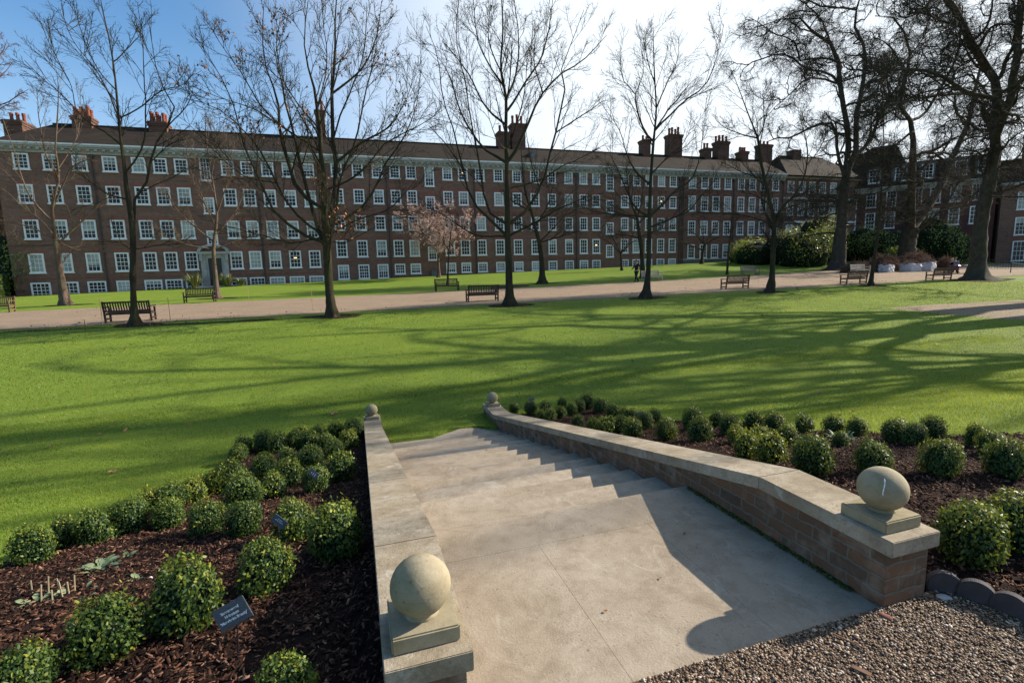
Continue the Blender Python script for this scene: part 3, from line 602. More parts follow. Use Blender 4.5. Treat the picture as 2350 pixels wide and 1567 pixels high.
# door
D = empty('doorcase', (0, 0, 0)); D.parent = A; dx = -13.28; zg = gz(dx, V0)+.12
b = MB()
b.box(dx-1.22, dx-.78, -.28, 0, zg, zg+3.15); b.box(dx+.78, dx+1.22, -.28, 0, zg, zg+3.15)
b.box(dx-.78, dx-.60, -.16, 0, zg, zg+2.75); b.box(dx+.60, dx+.78, -.16, 0, zg, zg+2.75); b.box(dx-.78, dx+.78, -.2, 0, zg+2.75, zg+3.15)
b.box(dx-1.42, dx+1.42, -.5, 0, zg+3.15, zg+3.4); b.box(dx-1.28, dx-1.02, -.45, -.27, zg+2.5, zg+3.148); b.box(dx+1.02, dx+1.28, -.45, -.27, zg+2.5, zg+3.148)
K = 18; out = [(dx+1.42*math.cos(math.pi*i/K), zg+3.4+.72*math.sin(math.pi*i/K)) for i in range(K+1)]; inn = [(dx+1.15*math.cos(math.pi*i/K), zg+3.405+.5*math.sin(math.pi*i/K)) for i in range(K+1)]
for i in range(K): b.prism([out[i], out[i+1], inn[i+1], inn[i]], 'y', -.48, 0)
b.build('surround', M['cream_stone'], D)
b = MB(); b.box(dx-.6, dx+.6, -.06, .02, zg, zg+2.75); d_ = b.build('door', M['door_dark'], D)
b = MB()
for sx in (-.3, .3):
    for z_ in (.3, 1.25, 2.1): b.box(dx+sx-.2, dx+sx+.2, -.085, -.058, zg+z_, zg+z_+.6)
b.build('door_panels', M['door_dark'], d_)
b = MB(); b.box(dx-1.5, dx+1.5, -1.3, -.02, zg-.3, zg-.02); b.box(dx-1.8, dx+1.8, -1.75, -1.302, zg-.4, zg-.16); b.build('doorstep', M['cream_stone'], D)
# --- middle block
B = block('terrace_building', -2.8, 42.2, 'longest four-storey brown brick building in the middle, with two tall chimneys close together')
cornice(B, -2.8, 42.2, EAVE-.02)
cols = [-1.48, .66, 2.72, 4.58, 6.34, None, 10.42, 12.21, 14.2, 16.44, 18.71, 20.96, 23.16, 25.38, 27.37, 29.12, None, 33.17, 34.89, 36.71, 38.55, 40.33]
R4 = [(9.28, 8.12), (7.22, 5.99), (5.07, 3.79), (3.01, 1.56)]
for i, c in enumerate(cols):
    if c is None: continue
    x = c+.52; w_ = 1.12 if i < 12 else 1.06
    for a, b in R4: window(B, x, z45(b)+.1, z45(a), w_)
    lo = -.3 if i < 3 else .03
    window(B, x+.02, z45(lo)+.1, z45(.97), 1.16, 4, 4 if i < 3 else 3, 'basement_window', blind=.4 if 10 < i < 15 else .1, lint=False)
for xs_ in (8.38+.5, 31.06+.5):
    for a, b in ((9.28, 7.54), (6.74, 5.46), (4.6, 3.42), (2.43, 1.18)): window(B, xs_, z45(b)+.1, z45(a), 1.06, 3, 5 if a > 9 else 4, 'stair_window')
for z in (z45(1.22), z45(5.45)): 
    b = MB(); b.box(-2.82, 42.22, -.05, .02, z, z+.1); b.build('string_course', M['brick_rubbed'], B)
for x in (-2.55, 4.15, 14.0, 26.9, 41.9): drain(B, x, gz(x, V0)-.1, 13.2)
for x, z1, w_, n_, ph in ((-2.35, 20.05, .95, 2, 1.1), (19.0, 18.95, 1.5, 2, 1.0), (20.9, 20.05, 1.75, 3, 1.1), (39.3, 19.1, 1.1, 2, .6), (43.9, 20.0, 2.0, 4, .95)): chimney(B, x, 4.4, w_, 1.3, 14.5, z1, n_, ph)
b = MB(); b.prism([(21.2, 15.9), (22.3, 15.9), (22.9, 14.6), (21.8, 14.6)], 'y', -.2, 2.2); 
b = MB(); b.box(21.5, 22.3, 1.3, 2.6, 14.9, 16.1); b.build('roof_hatch', M['lead_grey'], B)
# --- third block, sash windows down to the ground floor
Cb = block('terrace_building', 42.3, 59.3, 'brown brick building whose tall ground-floor windows stand over a white band')
cornice(Cb, 42.3, 59.3, EAVE-.02)
for c in (43.31, 45.28, 47.13, 49.04, 51.25, 53.18, 55.06, 57.17):
    for a, b in ((9.33, 8.05), (7.35, 5.76), (4.82, 3.32), (2.4, .92)): window(Cb, c+.55, z45(b)+.08, z45(a), 1.14, blind=.2)
b = MB(); b.box(42.3, 59.3, -.07, .02, z45(.9)-.09, z45(.9)-.02); b.build('white_band', M['white_paint'], Cb)
b = MB(); b.box(42.3, 50.2, -.03, .02, -.5, z45(.9)-.094); b.build('dark_plinth', M['lead_grey'], Cb)
for x in (42.45, 50.55, 59.1): drain(Cb, x, gz(x, V0)-.1, 13.2)
for x, z1, w_, n_, ph in ((49.3, 18.45, 1.0, 2, .9), (51.9, 19.5, 1.9, 5, .85), (55.7, 18.3, 1.2, 3, .7), (59.6, 19.45, 2.0, 3, .6)): chimney(Cb, x, 4.4, w_, 1.3, 14.5, z1, n_, ph)
# --- fourth block with two white bands
Db = empty('terrace_building', (0, V0, 0)); tag(Db, 'brick building with two white bands at the far end of the row behind evergreens', 'building')
b = MB(); b.box(59.4, 75, .4, 9, -1.5, 14.2); b.build('wall', M['brick_brown'], Db)
roof(Db, 59.4, 75, 14.3, 18.1, 9.6, 3.5, 3.5); 
for z in (z45(7.40), z45(4.80)): b = MB(); b.box(59.38, 75, .28, .42, z-.1, z+.14); b.build('white_band', M['white_paint'], Db)
b = MB(); b.box(59.3, 75, .15, .45, 14.0, 14.25); b.build('cornice', M['cream_stone'], Db)
for c in (60.28, 62.36, 64.26, 66.21, 68.3):
    for a, b in ((9.25, 8.05), (7.0, 5.5), (4.5, 3.0)): window(Db, c+.6, z45(b), z45(a), 1.2, y=.4, blind=.3)
b = MB(); b.box(64.8, 66.3, 3.9, 5.3, 16, 19.0); b.build('chimney', M['brick_chimney'], Db)
# --- right wing, turned towards the lawn
BA = rad(-50); W = empty('corner_building', (74, V0, 0), BA); tag(W, 'dark red brick corner building with dormers and a cream cornice behind the big plane trees', 'building')
b = MB(); b.box(-5.2, 15.2, 0, 9, -1.5, 12.6); b.build('wall', M['brick_red'], W)
zc = 12.75
b = MB(); b.box(-5.25, 15.25, -.45, .05, zc-.22, zc); b.box(-5.22, 15.22, -.2, .04, zc-.75, zc-.222); b.build('cornice', M['cream_stone'], W)
b = MB(); b.add([(-5.3,-.4,zc), (15.3,-.4,zc), (14.6,1.5,zc+3.4), (-4.6,1.5,zc+3.4), (-5.3,9.4,zc), (15.3,9.4,zc), (14.6,7.5,zc+3.4), (-4.6,7.5,zc+3.4)], [(0,1,2,3),(3,2,6,7),(7,6,5,4),(0,3,7,4),(1,5,6,2),(0,4,5,1)]); b.build('mansard_roof', M['tile'], W)
b = MB(); b.add([(-4.4, 3.0, zc+3.2), (5.6, 3.0, zc+3.2), (5.6, 9.5, zc+3.2), (-4.4, 9.5, zc+3.2), (1.4, 6.2, zc+7.0), (4.4, 6.2, zc+7.0)], [(0,1,5,4),(1,2,5),(2,3,4,5),(3,0,4),(0,3,2,1)]); b.build('hall_roof', M['tile'], W)
for x in (-3.3, -1.0, 1.35, 3.75, 6.7, 8.75, 10.95, 13.2):
    window(W, x, 9.9, 12.3-.0, 1.22, y=0, blind=.15) if x > -2 else None
    window(W, x, 6.75, 9.1, 1.22, blind=.1); window(W, x, 3.3+1.6, 3.3+2.6, 1.0, 3, 3, 'casement_window', lint=False) if x < 5 else None
for x in (-3.0, 1.5, 4.6, 7.6, 11.2, 13.6):
    dm = MB(); dm.box(x-.85, x+.85, -.35, 1.4, zc+.5, zc+2.75); dm.box(x-.98, x+.98, -.45, 1.5, zc+2.75, zc+2.95); d_ = dm.build('dormer', M['lead_grey'], W)
    fm, gm, _, _ = window_mesh(1.35, 1.95, 3, 4); o = link('window', fm, d_, (x, -.36, zc+.66)); link('pane', gm, o)
for x in (5.4, 9.8): drain(W, x, 0, 12)
b = MB(); xx = 9.2; b.box(xx-1.3, xx-.95, -.5, 0, 1, 4.6); b.box(xx+.95, xx+1.3, -.5, 0, 1, 4.6); b.box(xx-1.5, xx+1.5, -.6, 0, 4.6, 5.1); b.build('porch', M['cream_stone'], W)
# next building at the right edge
E_ = empty('end_building', (83.9, 46.2, 0), BA); tag(E_, 'shaded brown brick house at the right border with a stone cornice', 'building')
b = MB(); b.box(.2, 18, -.6, 8, -1.5, 11.6); b.build('wall', M['brick_brown'], E_)
b = MB(); b.box(0, 18.2, -.95, -.4, 11.4, 11.75); b.build('cornice', M['cream_stone'], E_)
roof(E_, .2, 18, 11.8, 15.2, 7.4); 
for x in (2.4, 5.2, 8.0, 10.8):
    for z0, z1 in ((8.2, 10.5), (4.9, 7.2), (1.5, 4.1)): window(E_, x, z0, z1, 1.3, y=-.6, blind=.1)
for x in (3.8, 9.4):
    b = MB(); b.tube([(x, -.75, 0), (x, -.75, 11.3)], .06, 8); b.build('drainpipe', M['pipe_dark'], E_)
chimney(E_, 3.4, 2.4, 1.8, 1.2, 12, 18.2, 2)
# far left building behind the hedge and the house chimney
F_ = empty('side_building', (-52, 62, 0)); tag(F_, 'pale purple-brown brick building beyond the hedge at the left border', 'building')
b = MB(); b.box(0, 19.5, 0, 9, -1.5, 12.5); b.build('wall', M['brick_brown'], F_)
roof(F_, 0, 19.5, 12.6, 15.6, 9)
for x in (12.2, 15.0, 17.8):
    for z0, z1 in ((9.2, 11.2), (5.9, 8.0), (2.6, 4.8)): window(F_, x, z0, z1, 1.3)
# background houses that close the gap behind the row, only rooflines
# ================================================================== TREES
def unit(a): return a/np.maximum(1e-9, np.linalg.norm(a, axis=-1, keepdims=True))
def spawn(P, R, n, t0, t1, ang, L, S, wig, up, rf, rn, rmin=.006, taper=.75, lenpow=.5, plen=True):
    """n side branches on every parent polyline P (N,S,3); returns children"""
    Nn, Sp = P.shape[:2]; seg = np.linalg.norm(np.diff(P, axis=1), axis=2); PL = seg.sum(1)
    t = t0+(t1-t0)*(np.arange(n)[None]+rn.random((Nn, n)))/n
    f = t*(Sp-1); i = np.minimum(f.astype(int), Sp-2); fr = (f-i)[..., None]; idx = np.arange(Nn)[:, None]
    base = P[idx, i]*(1-fr)+P[idx, i+1]*fr; tan = unit(P[idx, i+1]-P[idx, i]); pr = R[idx, i]*(1-fr[..., 0])+R[idx, i+1]*fr[..., 0]
    base = base.reshape(-1, 3); tan = tan.reshape(-1, 3); pr = pr.ravel(); t = t.ravel()
    q = rn.standard_normal(tan.shape); q = unit(q-(q*tan).sum(1, keepdims=True)*tan)
    a = ang*(.75+.5*rn.random(len(t)))[:, None]; d = unit(tan*np.cos(a)+q*np.sin(a))
    ln = L*(1-.55*t)*(.6+.8*rn.random(len(t)))
    if plen: ln = ln*np.repeat(PL, n)**lenpow
    pts = [base]; step = (ln/(S-1))[:, None]; bias = np.array([0, 0, up])
    for s in range(S-1):
        d = unit(d+wig*rn.standard_normal(d.shape)+bias*(1 if s else .5)); pts.append(pts[-1]+d*step)
    keep = rn.random(len(t)) < np.repeat(np.clip(PL/(np.median(PL)*1.0+1e-9), .25, 1), n)
    C = np.stack(pts, 1); r0 = np.maximum(rmin, np.minimum(pr*rf, ln*.03+.004))
    RR = np.maximum(rmin*.6, r0[:, None]*(1-taper*np.linspace(0, 1, S))[None])
    return C[keep], RR[keep]
def tubes(P, R, k):
    """(N,S,3),(N,S) -> verts, quads"""
    Nn, S = P.shape[:2]
    if Nn == 0: return np.zeros((0, 3)), np.zeros((0, 4), int)
    tan = np.empty_like(P); tan[:, 1:-1] = P[:, 2:]-P[:, :-2]; tan[:, 0] = P[:, 1]-P[:, 0]; tan[:, -1] = P[:, -1]-P[:, -2]; tan = unit(tan)
    dv = unit(P[:, -1]-P[:, 0]); ref = np.where(np.abs(dv[:, 2:3]) < .8, np.array([[0, 0, 1.]]), np.array([[1., 0, 0]]))[:, None]
    a = unit(np.cross(tan, np.broadcast_to(ref, tan.shape))); b = np.cross(tan, a)
    th = np.arange(k)*2*np.pi/k; V = P[:, :, None]+R[:, :, None, None]*(a[:, :, None]*np.cos(th)[None, None, :, None]+b[:, :, None]*np.sin(th)[None, None, :, None])
    n_, s_, j_ = np.meshgrid(np.arange(Nn), np.arange(S-1), np.arange(k), indexing='ij'); j2 = (j_+1) % k; b0 = n_*S*k+s_*k
    F = np.stack([b0+j_, b0+j2, b0+k+j2, b0+k+j_], -1).reshape(-1, 4)
    return V.reshape(-1, 3), F
def smooth_poly(P, R, S):
    """Catmull-Rom resample of a traced limb to S points"""
    P = np.array(P, float); R = np.array(R, float); k = len(P); d = np.r_[0, np.cumsum(np.linalg.norm(np.diff(P, axis=0), axis=1))]; x = np.linspace(0, d[-1], S)
    if k == 2: return np.stack([np.interp(x, d, P[:, c]) for c in range(3)], 1), np.interp(x, d, R)
    m = np.gradient(P, d, axis=0); i = np.clip(np.searchsorted(d, x, side='right')-1, 0, k-2); h = (d[i+1]-d[i])[:, None]; t = ((x-d[i])/(d[i+1]-d[i]))[:, None]
    Q = P[i]*(2*t**3-3*t**2+1)+h*m[i]*(t**3-2*t**2+t)+P[i+1]*(-2*t**3+3*t**2)+h*m[i+1]*(t**3-t**2)
    return Q, np.interp(x, d, R)
def tree(name, lab, v, trunk, limbs, mat, spec, seed, group=None, cat='tree', leaves=None, dvs=.28, shadow=None, extra=0, base=None, tw='bark'):
    """trunk, limbs: traced (x, y, width in px) lists set on the plane at depth v, limbs swing out of that plane"""
    rn = np.random.default_rng(seed); k = 14
    def conv(L, dv0=0., dv1=0.):
        out = []; rr = []; n = len(L)
        for q, (x, y, w_) in enumerate(L):
            vv = v+dv0+(dv1-dv0)*(q/(n-1))**.9; p = at(x, y, vv); out.append(p)
            d = ray(x, y); rr.append(max(.012, .86*w_/2*vv/(d[1]*1.0)*1.0/ math.sqrt(1+((x-1175)/FPX)**2)))
        return out, rr
    tp, tr_ = conv(trunk); tp = np.array(tp)
    tp[0][2] = gz(tp[0][0], tp[0][1])-.12
    TP, TR = smooth_poly(tp, tr_, 26)
    ts = np.linspace(0, 1, 26); hgt = TP[:, 2]-TP[0, 2]; flare = 1+.55*np.exp(-hgt/.35); flare[0] *= 1.15
    TR = np.maximum(TR, TR[-1])
    TR *= 1+.04*rn.standard_normal(26)
    root = empty(name, tuple(TP[0]+np.array([0, 0, .12]))); tag(root, lab, cat, group)
    off = np.array(root.location)
    # trunk with buttressed base
    kk = 18; V, F = tubes(TP[None], TR[None], kk); V = V.reshape(26, kk, 3); th = np.arange(kk)*2*np.pi/kk; ph = rn.random()*6
    for s in range(26):
        lob = 1+(.10+.28*math.exp(-hgt[s]/.5))*np.sin(th*5+ph+.3*s*.2)*(.35 if hgt[s] > 1 else 1)*.5+.03*rn.standard_normal(kk); c = TP[s]
        V[s] = c+(V[s]-c)*lob[:, None]*(flare[s] if tr_[0] < tr_[1]*1.7 else 1)
    me = arrmesh('trunk', V.reshape(-1, 3)-off, F, M[mat], True); link('trunk', me, root)
    def pix(A):
        c = (A-np.array([0, 0, CAMZ]))@T.T; return [(1175+FPX*q[0]/q[2], 783.5+FPX*q[1]/q[2], p_[1], p_) for q, p_ in zip(c, A)]
    LP, LR = [], []; SL = 12; seen = pix(TP)
    for L in limbs:
        ext = rn.uniform(-1, 1); p0 = at(L[0][0], L[0][1], v); p1 = at(L[-1][0], L[-1][1], v); ln = np.linalg.norm(p1-p0)
        q0 = np.argmin([(s_[0]-L[0][0])**2+(s_[1]-L[0][1])**2 for s_ in seen]); d0 = seen[q0][2]-v
        P_, R_ = conv(L, d0, d0+dvs*ln*(ext if abs(ext) > .3 else .5)); a, b = smooth_poly(P_, R_, SL)
        wob = np.cumsum(rn.standard_normal((SL, 3))*ln*spec.get('kink', .004), 0); wob[0] = 0; a = a+wob; a = a+(seen[q0][3]-a[0])*((1-np.linspace(0, 1, SL))**2)[:, None]; LP.append(a); LR.append(b); seen += pix(a)
    # limbs the photograph hides behind or before the traced ones
    for q in range(extra):
        i = rn.integers(len(limbs)); a = LP[i]; c = TP[min(25, int(rn.uniform(.45, .95)*25))]; dirn = a[-1]-a[0]; an = rn.uniform(.8, 2.4)*rn.choice([-1, 1])
        R3_ = np.array([[math.cos(an), -math.sin(an), 0], [math.sin(an), math.cos(an), 0], [0, 0, 1]]); sc_ = rn.uniform(.55, .85)
        LP.append(c+(a-a[0])@R3_.T*sc_); LR.append(LR[i]*.75)
    LP = np.array(LP); LR = np.array(LR)
    lead_S = 12; f = np.linspace(.45, 1, lead_S)*25; ii = np.minimum(f.astype(int), 24); fr = (f-ii)[:, None]
    lead = (TP[ii]*(1-fr)+TP[ii+1]*fr)[None]; leadR = np.interp(f, np.arange(26), TR)[None]
    VV, FF = [], []; n0 = 0
    def put(P, R, k):
        nonlocal n0
        V, F = tubes(P, R, k); VV.append(V); FF.append(F+n0); n0 += len(V)
    put(LP, LR, 8)
    par = np.concatenate([LP, lead]); parR = np.concatenate([LR, leadR]); tips = []
    for li, s_ in enumerate(spec['levels']):
        C, R = spawn(par, parR, s_['n'], s_.get('t0', .2), s_.get('t1', .98), s_['ang'], s_['L'], s_['S'], s_['wig'], s_['up'], s_.get('rf', .55), rn, s_.get('rmin', .008), s_.get('taper', .8), s_.get('pow', .5))
        g = ground(C[:, :, 0], C[:, :, 1]); low = (C[:, :, 2]-g).min(1) > spec.get('clear', 1.6)
        if spec.get('minv'): low &= (C[:, :, 1]).min(1) > spec['minv']
        C, R = C[low], R[low]
        if s_['S'] != par.shape[1]:
            pass
        put(C, R, s_['k']); tips.append((C, R)); par, parR = C, R
    V = np.concatenate(VV)-off; F = np.concatenate(FF); cr = link('branches', arrmesh('branches', V, F, M[spec.get('twigmat', mat)], True), root)
    if leaves:
        C = tips[-1][0]; n = leaves['n']; j = rn.integers(0, len(C), n)
        if leaves.get('clump'):
            seeds = rn.integers(0, len(C), leaves['clump']); cc = C[seeds, -1]; a = C[:, -1]; dd = np.min(np.linalg.norm(a[:, None]-cc[None], axis=2), axis=1); near_ = np.nonzero(dd < leaves.get('rad', .8))[0]; j = rn.choice(near_, n)
        p = C[j, rn.integers(1, C.shape[1], n)]+rn.normal(0, .03, (n, 3)); s = leaves['size']*rn.uniform(.5, 1.3, n)[:, None]
        u_ = unit(rn.standard_normal((n, 3))); w_ = unit(np.cross(u_, rn.standard_normal((n, 3)))); dn = np.array([[0, 0, -1.]])*leaves.get('hang', .8)
        u_ = unit(u_+dn); V = np.stack([p, p+u_*s*.5+w_*s*.3, p+u_*s, p+u_*s*.5-w_*s*.3], 1).reshape(-1, 3)-off
        link(leaves['name'], arrmesh(leaves['name'], V, np.arange(len(V)).reshape(-1, 4), M[leaves['mat']], colors=np.repeat(rn.random(n), 4)), root)
    return root
YOUNG = dict(levels=[dict(n=12, ang=.60, L=1.0, S=8, wig=.085, up=.05, k=5, rf=.48, rmin=.014), dict(n=8, ang=.62, L=.66, S=6, wig=.10, up=.035, k=4, rf=.5, rmin=.0088), dict(n=5, ang=.7, L=.50, S=5, wig=.13, up=.02, k=3, rf=.55, rmin=.0062)], kink=.004, twigmat='bark_oak')
SMALL = dict(levels=[dict(n=9, ang=.7, L=.55, S=6, wig=.15, up=.06, k=4, rf=.5, rmin=.011), dict(n=6, ang=.7, L=.40, S=4, wig=.2, up=.04, k=3, rf=.55, rmin=.009), dict(n=4, ang=.7, L=.3, S=3, wig=.2, up=.03, k=3, rf=.6, rmin=.008)], kink=.005, clear=.9)
LIGHT = [dict(YOUNG['levels'][0], n=9, L=.85), dict(YOUNG['levels'][1], n=7, L=.58), dict(YOUNG['levels'][2], n=4)]
def Y_(**k): d = dict(YOUNG); d.update(k); return d
ROW = 'young bare trees lining both sides of the gravel path'
tree('bare_tree', 'bare young tree with sunlit pinkish trunk, standing before the left end of the brick building', 42.2,
 [(152,702,33),(141,640,21),(133,590,19),(128,548,18)],
 [[(128,548,13),(124,504,12),(127,465,10),(138,412,8),(132,359,6),(132,271,5),(127,208,3),(128,150,1)],
  [(124,500,10),(82,465,6),(53,422,5),(34,364,3),(14,310,2),(-5,262,1)],
  [(133,533,7),(97,500,5),(60,475,3),(20,440,1)],
  [(135,560,8),(180,519,6),(218,480,4),(252,440,1)],
  [(128,545,5),(82,524,4),(30,505,3),(-10,500,1)],
  [(124,468,7),(145,420,5),(165,385,4),(208,359,2)],
  [(130,420,6),(100,350,4),(92,280,3),(88,200,1)],
  [(131,400,5),(170,330,3),(185,260,2),(190,190,1)],
  [(130,552,5),(190,575,3),(260,560,2)],
  [(128,560,4),(60,560,3),(5,540,1)]], 'bark_pale', Y_(twigmat='bark_pale', levels=LIGHT), 1, ROW)
tree('bare_tree', 'bare young tree whose trunk stands in front of the nearest left bench', 24.9,
 [(310,749,27),(307,700,19),(306,679,18),(305,606,17),(305,543,17),(298,475,16),(291,436,14),(286,388,11),(276,310,9),(269,233,7),(262,160,5),(250,87,4),(238,34,3),(226,-25,2)],
 [[(308,540,9),(312,500,9),(310,460,9),(339,422,8),(354,359,7),(373,315,6),(402,271,5),(402,228,4),(378,194,3),(359,121,2),(349,55,1)],
  [(298,407,6),(320,368,6),(335,310,5),(335,242,4),(330,160,3),(330,80,1)],
  [(276,262,5),(330,235,4),(369,204,3),(417,189,2),(440,160,1)],
  [(262,145,4),(301,102,3),(320,73,2),(315,20,1)],
  [(279,335,7),(242,305,6),(208,286,5),(175,252,4),(141,218,3),(97,179,2),(55,138,1)],
  [(175,252,3),(158,190,2),(120,120,2),(90,50,1)],
  [(272,272,5),(247,218,4),(218,160,3),(179,111,2),(155,73,2),(134,5,1)],
  [(291,451,6),(242,441,5),(208,417,3),(165,378,2)],
  [(262,194,4),(225,150,3),(200,100,2),(172,10,1)],
  [(305,567,4),(270,552,3),(225,556,2)],[(309,565,4),(370,562,3),(440,560,2)],
  [(402,271,4),(430,240,3),(442,210,1)],[(354,359,4),(390,330,3),(425,320,1)]], 'bark_oak', Y_(levels=LIGHT), 2, ROW, extra=1)
tree('bare_tree', 'slender bare tree right behind a bench, before the white doorcase', 42,
 [(499,687,17),(494,630,13),(490,572,11),(494,535,9),(498,499,7),(493,446,5),(481,378,4),(473,315,3),(471,262,2)],
 [[(490,560,5),(440,520,4),(400,480,3),(375,430,1)],[(492,540,5),(540,480,3),(560,430,2),(575,375,1)],[(497,500,4),(450,440,3),(430,380,2),(418,320,1)],
  [(497,490,4),(520,430,3),(530,370,2),(537,310,1)],[(490,572,5),(560,550,3),(630,530,1)],[(488,568,4),(430,560,3),(360,535,1)],[(485,400,3),(500,330,2),(508,270,1)],[(492,520,4),(470,470,3),(450,420,1)]],
 'bark_pale', Y_(twigmat='bark_pale'), 3, ROW)
tree('bare_tree', 'largest of the young trees, dense bare crown with clusters of dead brown leaves', 24.35,
 [(762,728,31),(758,690,24),(754,640,22),(752,600,22),(750,560,22),(748,525,21)],
 [[(748,528,19),(745,470,17),(744,420,15),(737,370,13),(735,310,11),(725,240,8),(700,160,5),(690,90,3),(695,5,2)],
  [(752,535,16),(764,490,14),(776,420,13),(777,370,12),(776,310,11),(772,220,9),(782,130,7),(790,50,4),(786,-60,2)],
  [(745,492,10),(700,462,11),(672,420,12),(655,350,10),(638,290,8),(632,220,6),(610,160,4),(600,90,3),(606,10,1)],
  [(744,562,10),(690,542,9),(640,500,8),(600,430,6),(570,370,5),(545,290,4),(525,220,3),(490,150,2),(452,85,1)],
  [(746,540,8),(690,500,7),(640,430,6),(600,350,5),(560,300,3),(500,250,2),(430,225,1)],
  [(758,512,8),(830,470,8),(860,430,6),(890,360,5),(925,310,4),(950,250,2),(958,150,1)],
  [(758,560,7),(777,510,7),(790,400,6),(812,340,5),(832,260,4),(850,170,3),(862,70,1)],
  [(778,362,8),(840,320,6),(900,290,4),(935,230,2),(955,145,1)],
  [(776,215,7),(830,165,5),(862,90,3),(872,0,1)],
  [(735,370,6),(690,330,5),(650,300,4),(590,255,3),(520,230,2),(450,200,1)],
  [(735,310,5),(700,260,4),(660,200,3),(640,120,2),(650,40,1)],
  [(636,290,5),(590,240,4),(550,170,3),(510,110,2),(470,50,1)],
  [(744,440,6),(820,400,5),(880,330,4),(960,290,2),(1000,260,1)],
  [(748,545,5),(680,560,4),(600,540,3),(520,520,1)],[(755,540,5),(830,500,4),(900,470,3),(960,400,1)],
  [(640,430,4),(560,410,3),(490,350,2),(440,300,1)],[(776,330,5),(800,230,4),(830,120,3),(835,10,1)],[(725,240,4),(745,150,3),(740,50,2),(735,-30,1)]],
 'bark_oak', Y_(), 4, ROW, extra=5, leaves=dict(name='dead_leaves', n=1500, size=.13, mat='dead', clump=42, rad=.75))
tree('bare_tree', 'tall bare young tree with open vase-shaped crown, right of the black bench at the centre', 25.05,
 [(1171,701,28),(1169,660,20),(1168,614,18),(1165,548,16),(1165,472,14),(1163,378,11),(1161,283,9),(1161,222,8),(1150,165,6),(1154,71,4),(1151,-15,3)],
 [[(1158,545,9),(1121,505,8),(1083,468,6),(1062,401,5),(1045,331,4),(1026,264,3),(1012,198,3),(1012,132,2),(986,65,1)],
  [(1163,529,8),(1125,500,7),(1106,439,6),(1097,373,5),(1078,283,4),(1064,203,3),(1050,142,3),(1040,76,2),(1046,-10,1)],
  [(1163,373,8),(1111,340,6),(1078,293,5),(1052,236,4),(1035,175,3),(1005,130,1)],
  [(1161,279,7),(1121,255,5),(1092,208,4),(1059,151,3),(1018,105,1)],
  [(1156,198,6),(1121,151,4),(1097,104,3),(1087,24,2),(1082,-40,1)],
  [(1168,539,7),(1225,510,5),(1291,472,4),(1365,440,1)],
  [(1170,510,10),(1215,482,8),(1248,434,7),(1267,373,6),(1286,293,5),(1300,213,4),(1291,184,3),(1310,113,2),(1340,30,1)],
  [(1170,378,9),(1201,326,8),(1225,269,6),(1243,227,5),(1286,175,4),(1338,142,3),(1388,80,1)],
  [(1163,265,7),(1196,213,5),(1243,142,4),(1258,71,3),(1268,-5,1)],
  [(1161,227,6),(1187,165,5),(1191,85,3),(1182,-5,2)],
  [(1163,545,6),(1100,545,4),(1060,525,3),(1010,492,2),(968,478,1)],
  [(1172,420,5),(1225,411,4),(1291,378,3),(1390,328,1)],
  [(1150,165,4),(1120,90,3),(1125,10,1)],[(1243,227,4),(1225,150,3),(1228,60,1)],[(1286,293,4),(1330,270,3),(1385,235,1)],[(1062,401,4),(1020,330,3),(985,290,1)]],
 'bark_oak', Y_(), 5, ROW, extra=3)
tree('bare_tree', 'small bare tree leaning left on the far lawn strip before the middle of the building', 41.7,
 [(1245,653,20),(1243,600,12),(1238,560,11),(1228,520,9),(1218,480,7),(1205,440,4),(1200,400,3),(1196,345,2)],
 [[(1240,552,4),(1262,530,3),(1290,500,2),(1312,470,1)],[(1220,490,4),(1180,465,3),(1145,440,1)],[(1229,522,5),(1260,470,3),(1272,415,1)],[(1216,480,4),(1232,430,2),(1243,370,1)],[(1232,535,4),(1190,515,3),(1150,510,1)],[(1240,560,4),(1285,545,3),(1330,530,1)]], 'bark_oak', Y_(), 6, ROW)
tree('bare_tree', 'bare young tree with a narrow pointed crown in front of the pale bench', 25.15,
 [(1482,685,25),(1486,645,15),(1488,615,13),(1490,548,12),(1491,490,11),(1494,402,8),(1500,324,7),(1506,257,5),(1502,174,4),(1500,112,2),(1499,65,1)],
 [[(1489,510,7),(1463,490,6),(1442,448,4),(1426,407,3),(1395,338,1)],[(1492,431,6),(1463,402,5),(1442,361,3),(1421,299,2),(1390,252,1)],
  [(1498,336,6),(1480,303,5),(1463,249,4),(1459,216,3),(1438,195,2),(1429,128,1)],[(1492,490,8),(1529,452,6),(1554,427,5),(1587,407,4),(1610,330,2),(1614,265,1)],
  [(1492,512,6),(1546,494,5),(1587,477,4),(1605,452,3),(1645,408,1)],[(1504,299,5),(1525,266,4),(1558,224,3),(1590,184,1)],[(1506,249,4),(1533,187,3),(1554,145,2),(1560,100,1)],
  [(1500,195,3),(1484,133,2),(1478,85,1)],[(1487,508,5),(1440,500,4),(1400,495,3),(1335,478,1)],[(1494,400,5),(1530,360,3),(1565,330,2),(1590,280,1)],[(1459,216,3),(1475,170,2),(1470,120,1)]], 'bark_oak', Y_(), 7, ROW, extra=2)
tree('bare_tree', 'bare tree behind the walking person on the far lawn strip', 42.4,
 [(1476,641,15),(1474,600,13),(1471,560,11),(1466,530,10),(1462,500,7),(1450,470,4),(1442,430,3),(1436,375,2)],
 [[(1468,512,5),(1500,480,3),(1522,445,1)],[(1465,505,4),(1420,490,3),(1388,478,1)],[(1462,500,4),(1475,450,3),(1480,400,1)],[(1470,545,4),(1430,540,3),(1390,545,1)],[(1470,545,4),(1510,530,3),(1545,520,1)]], 'bark_oak', Y_(), 8, ROW)
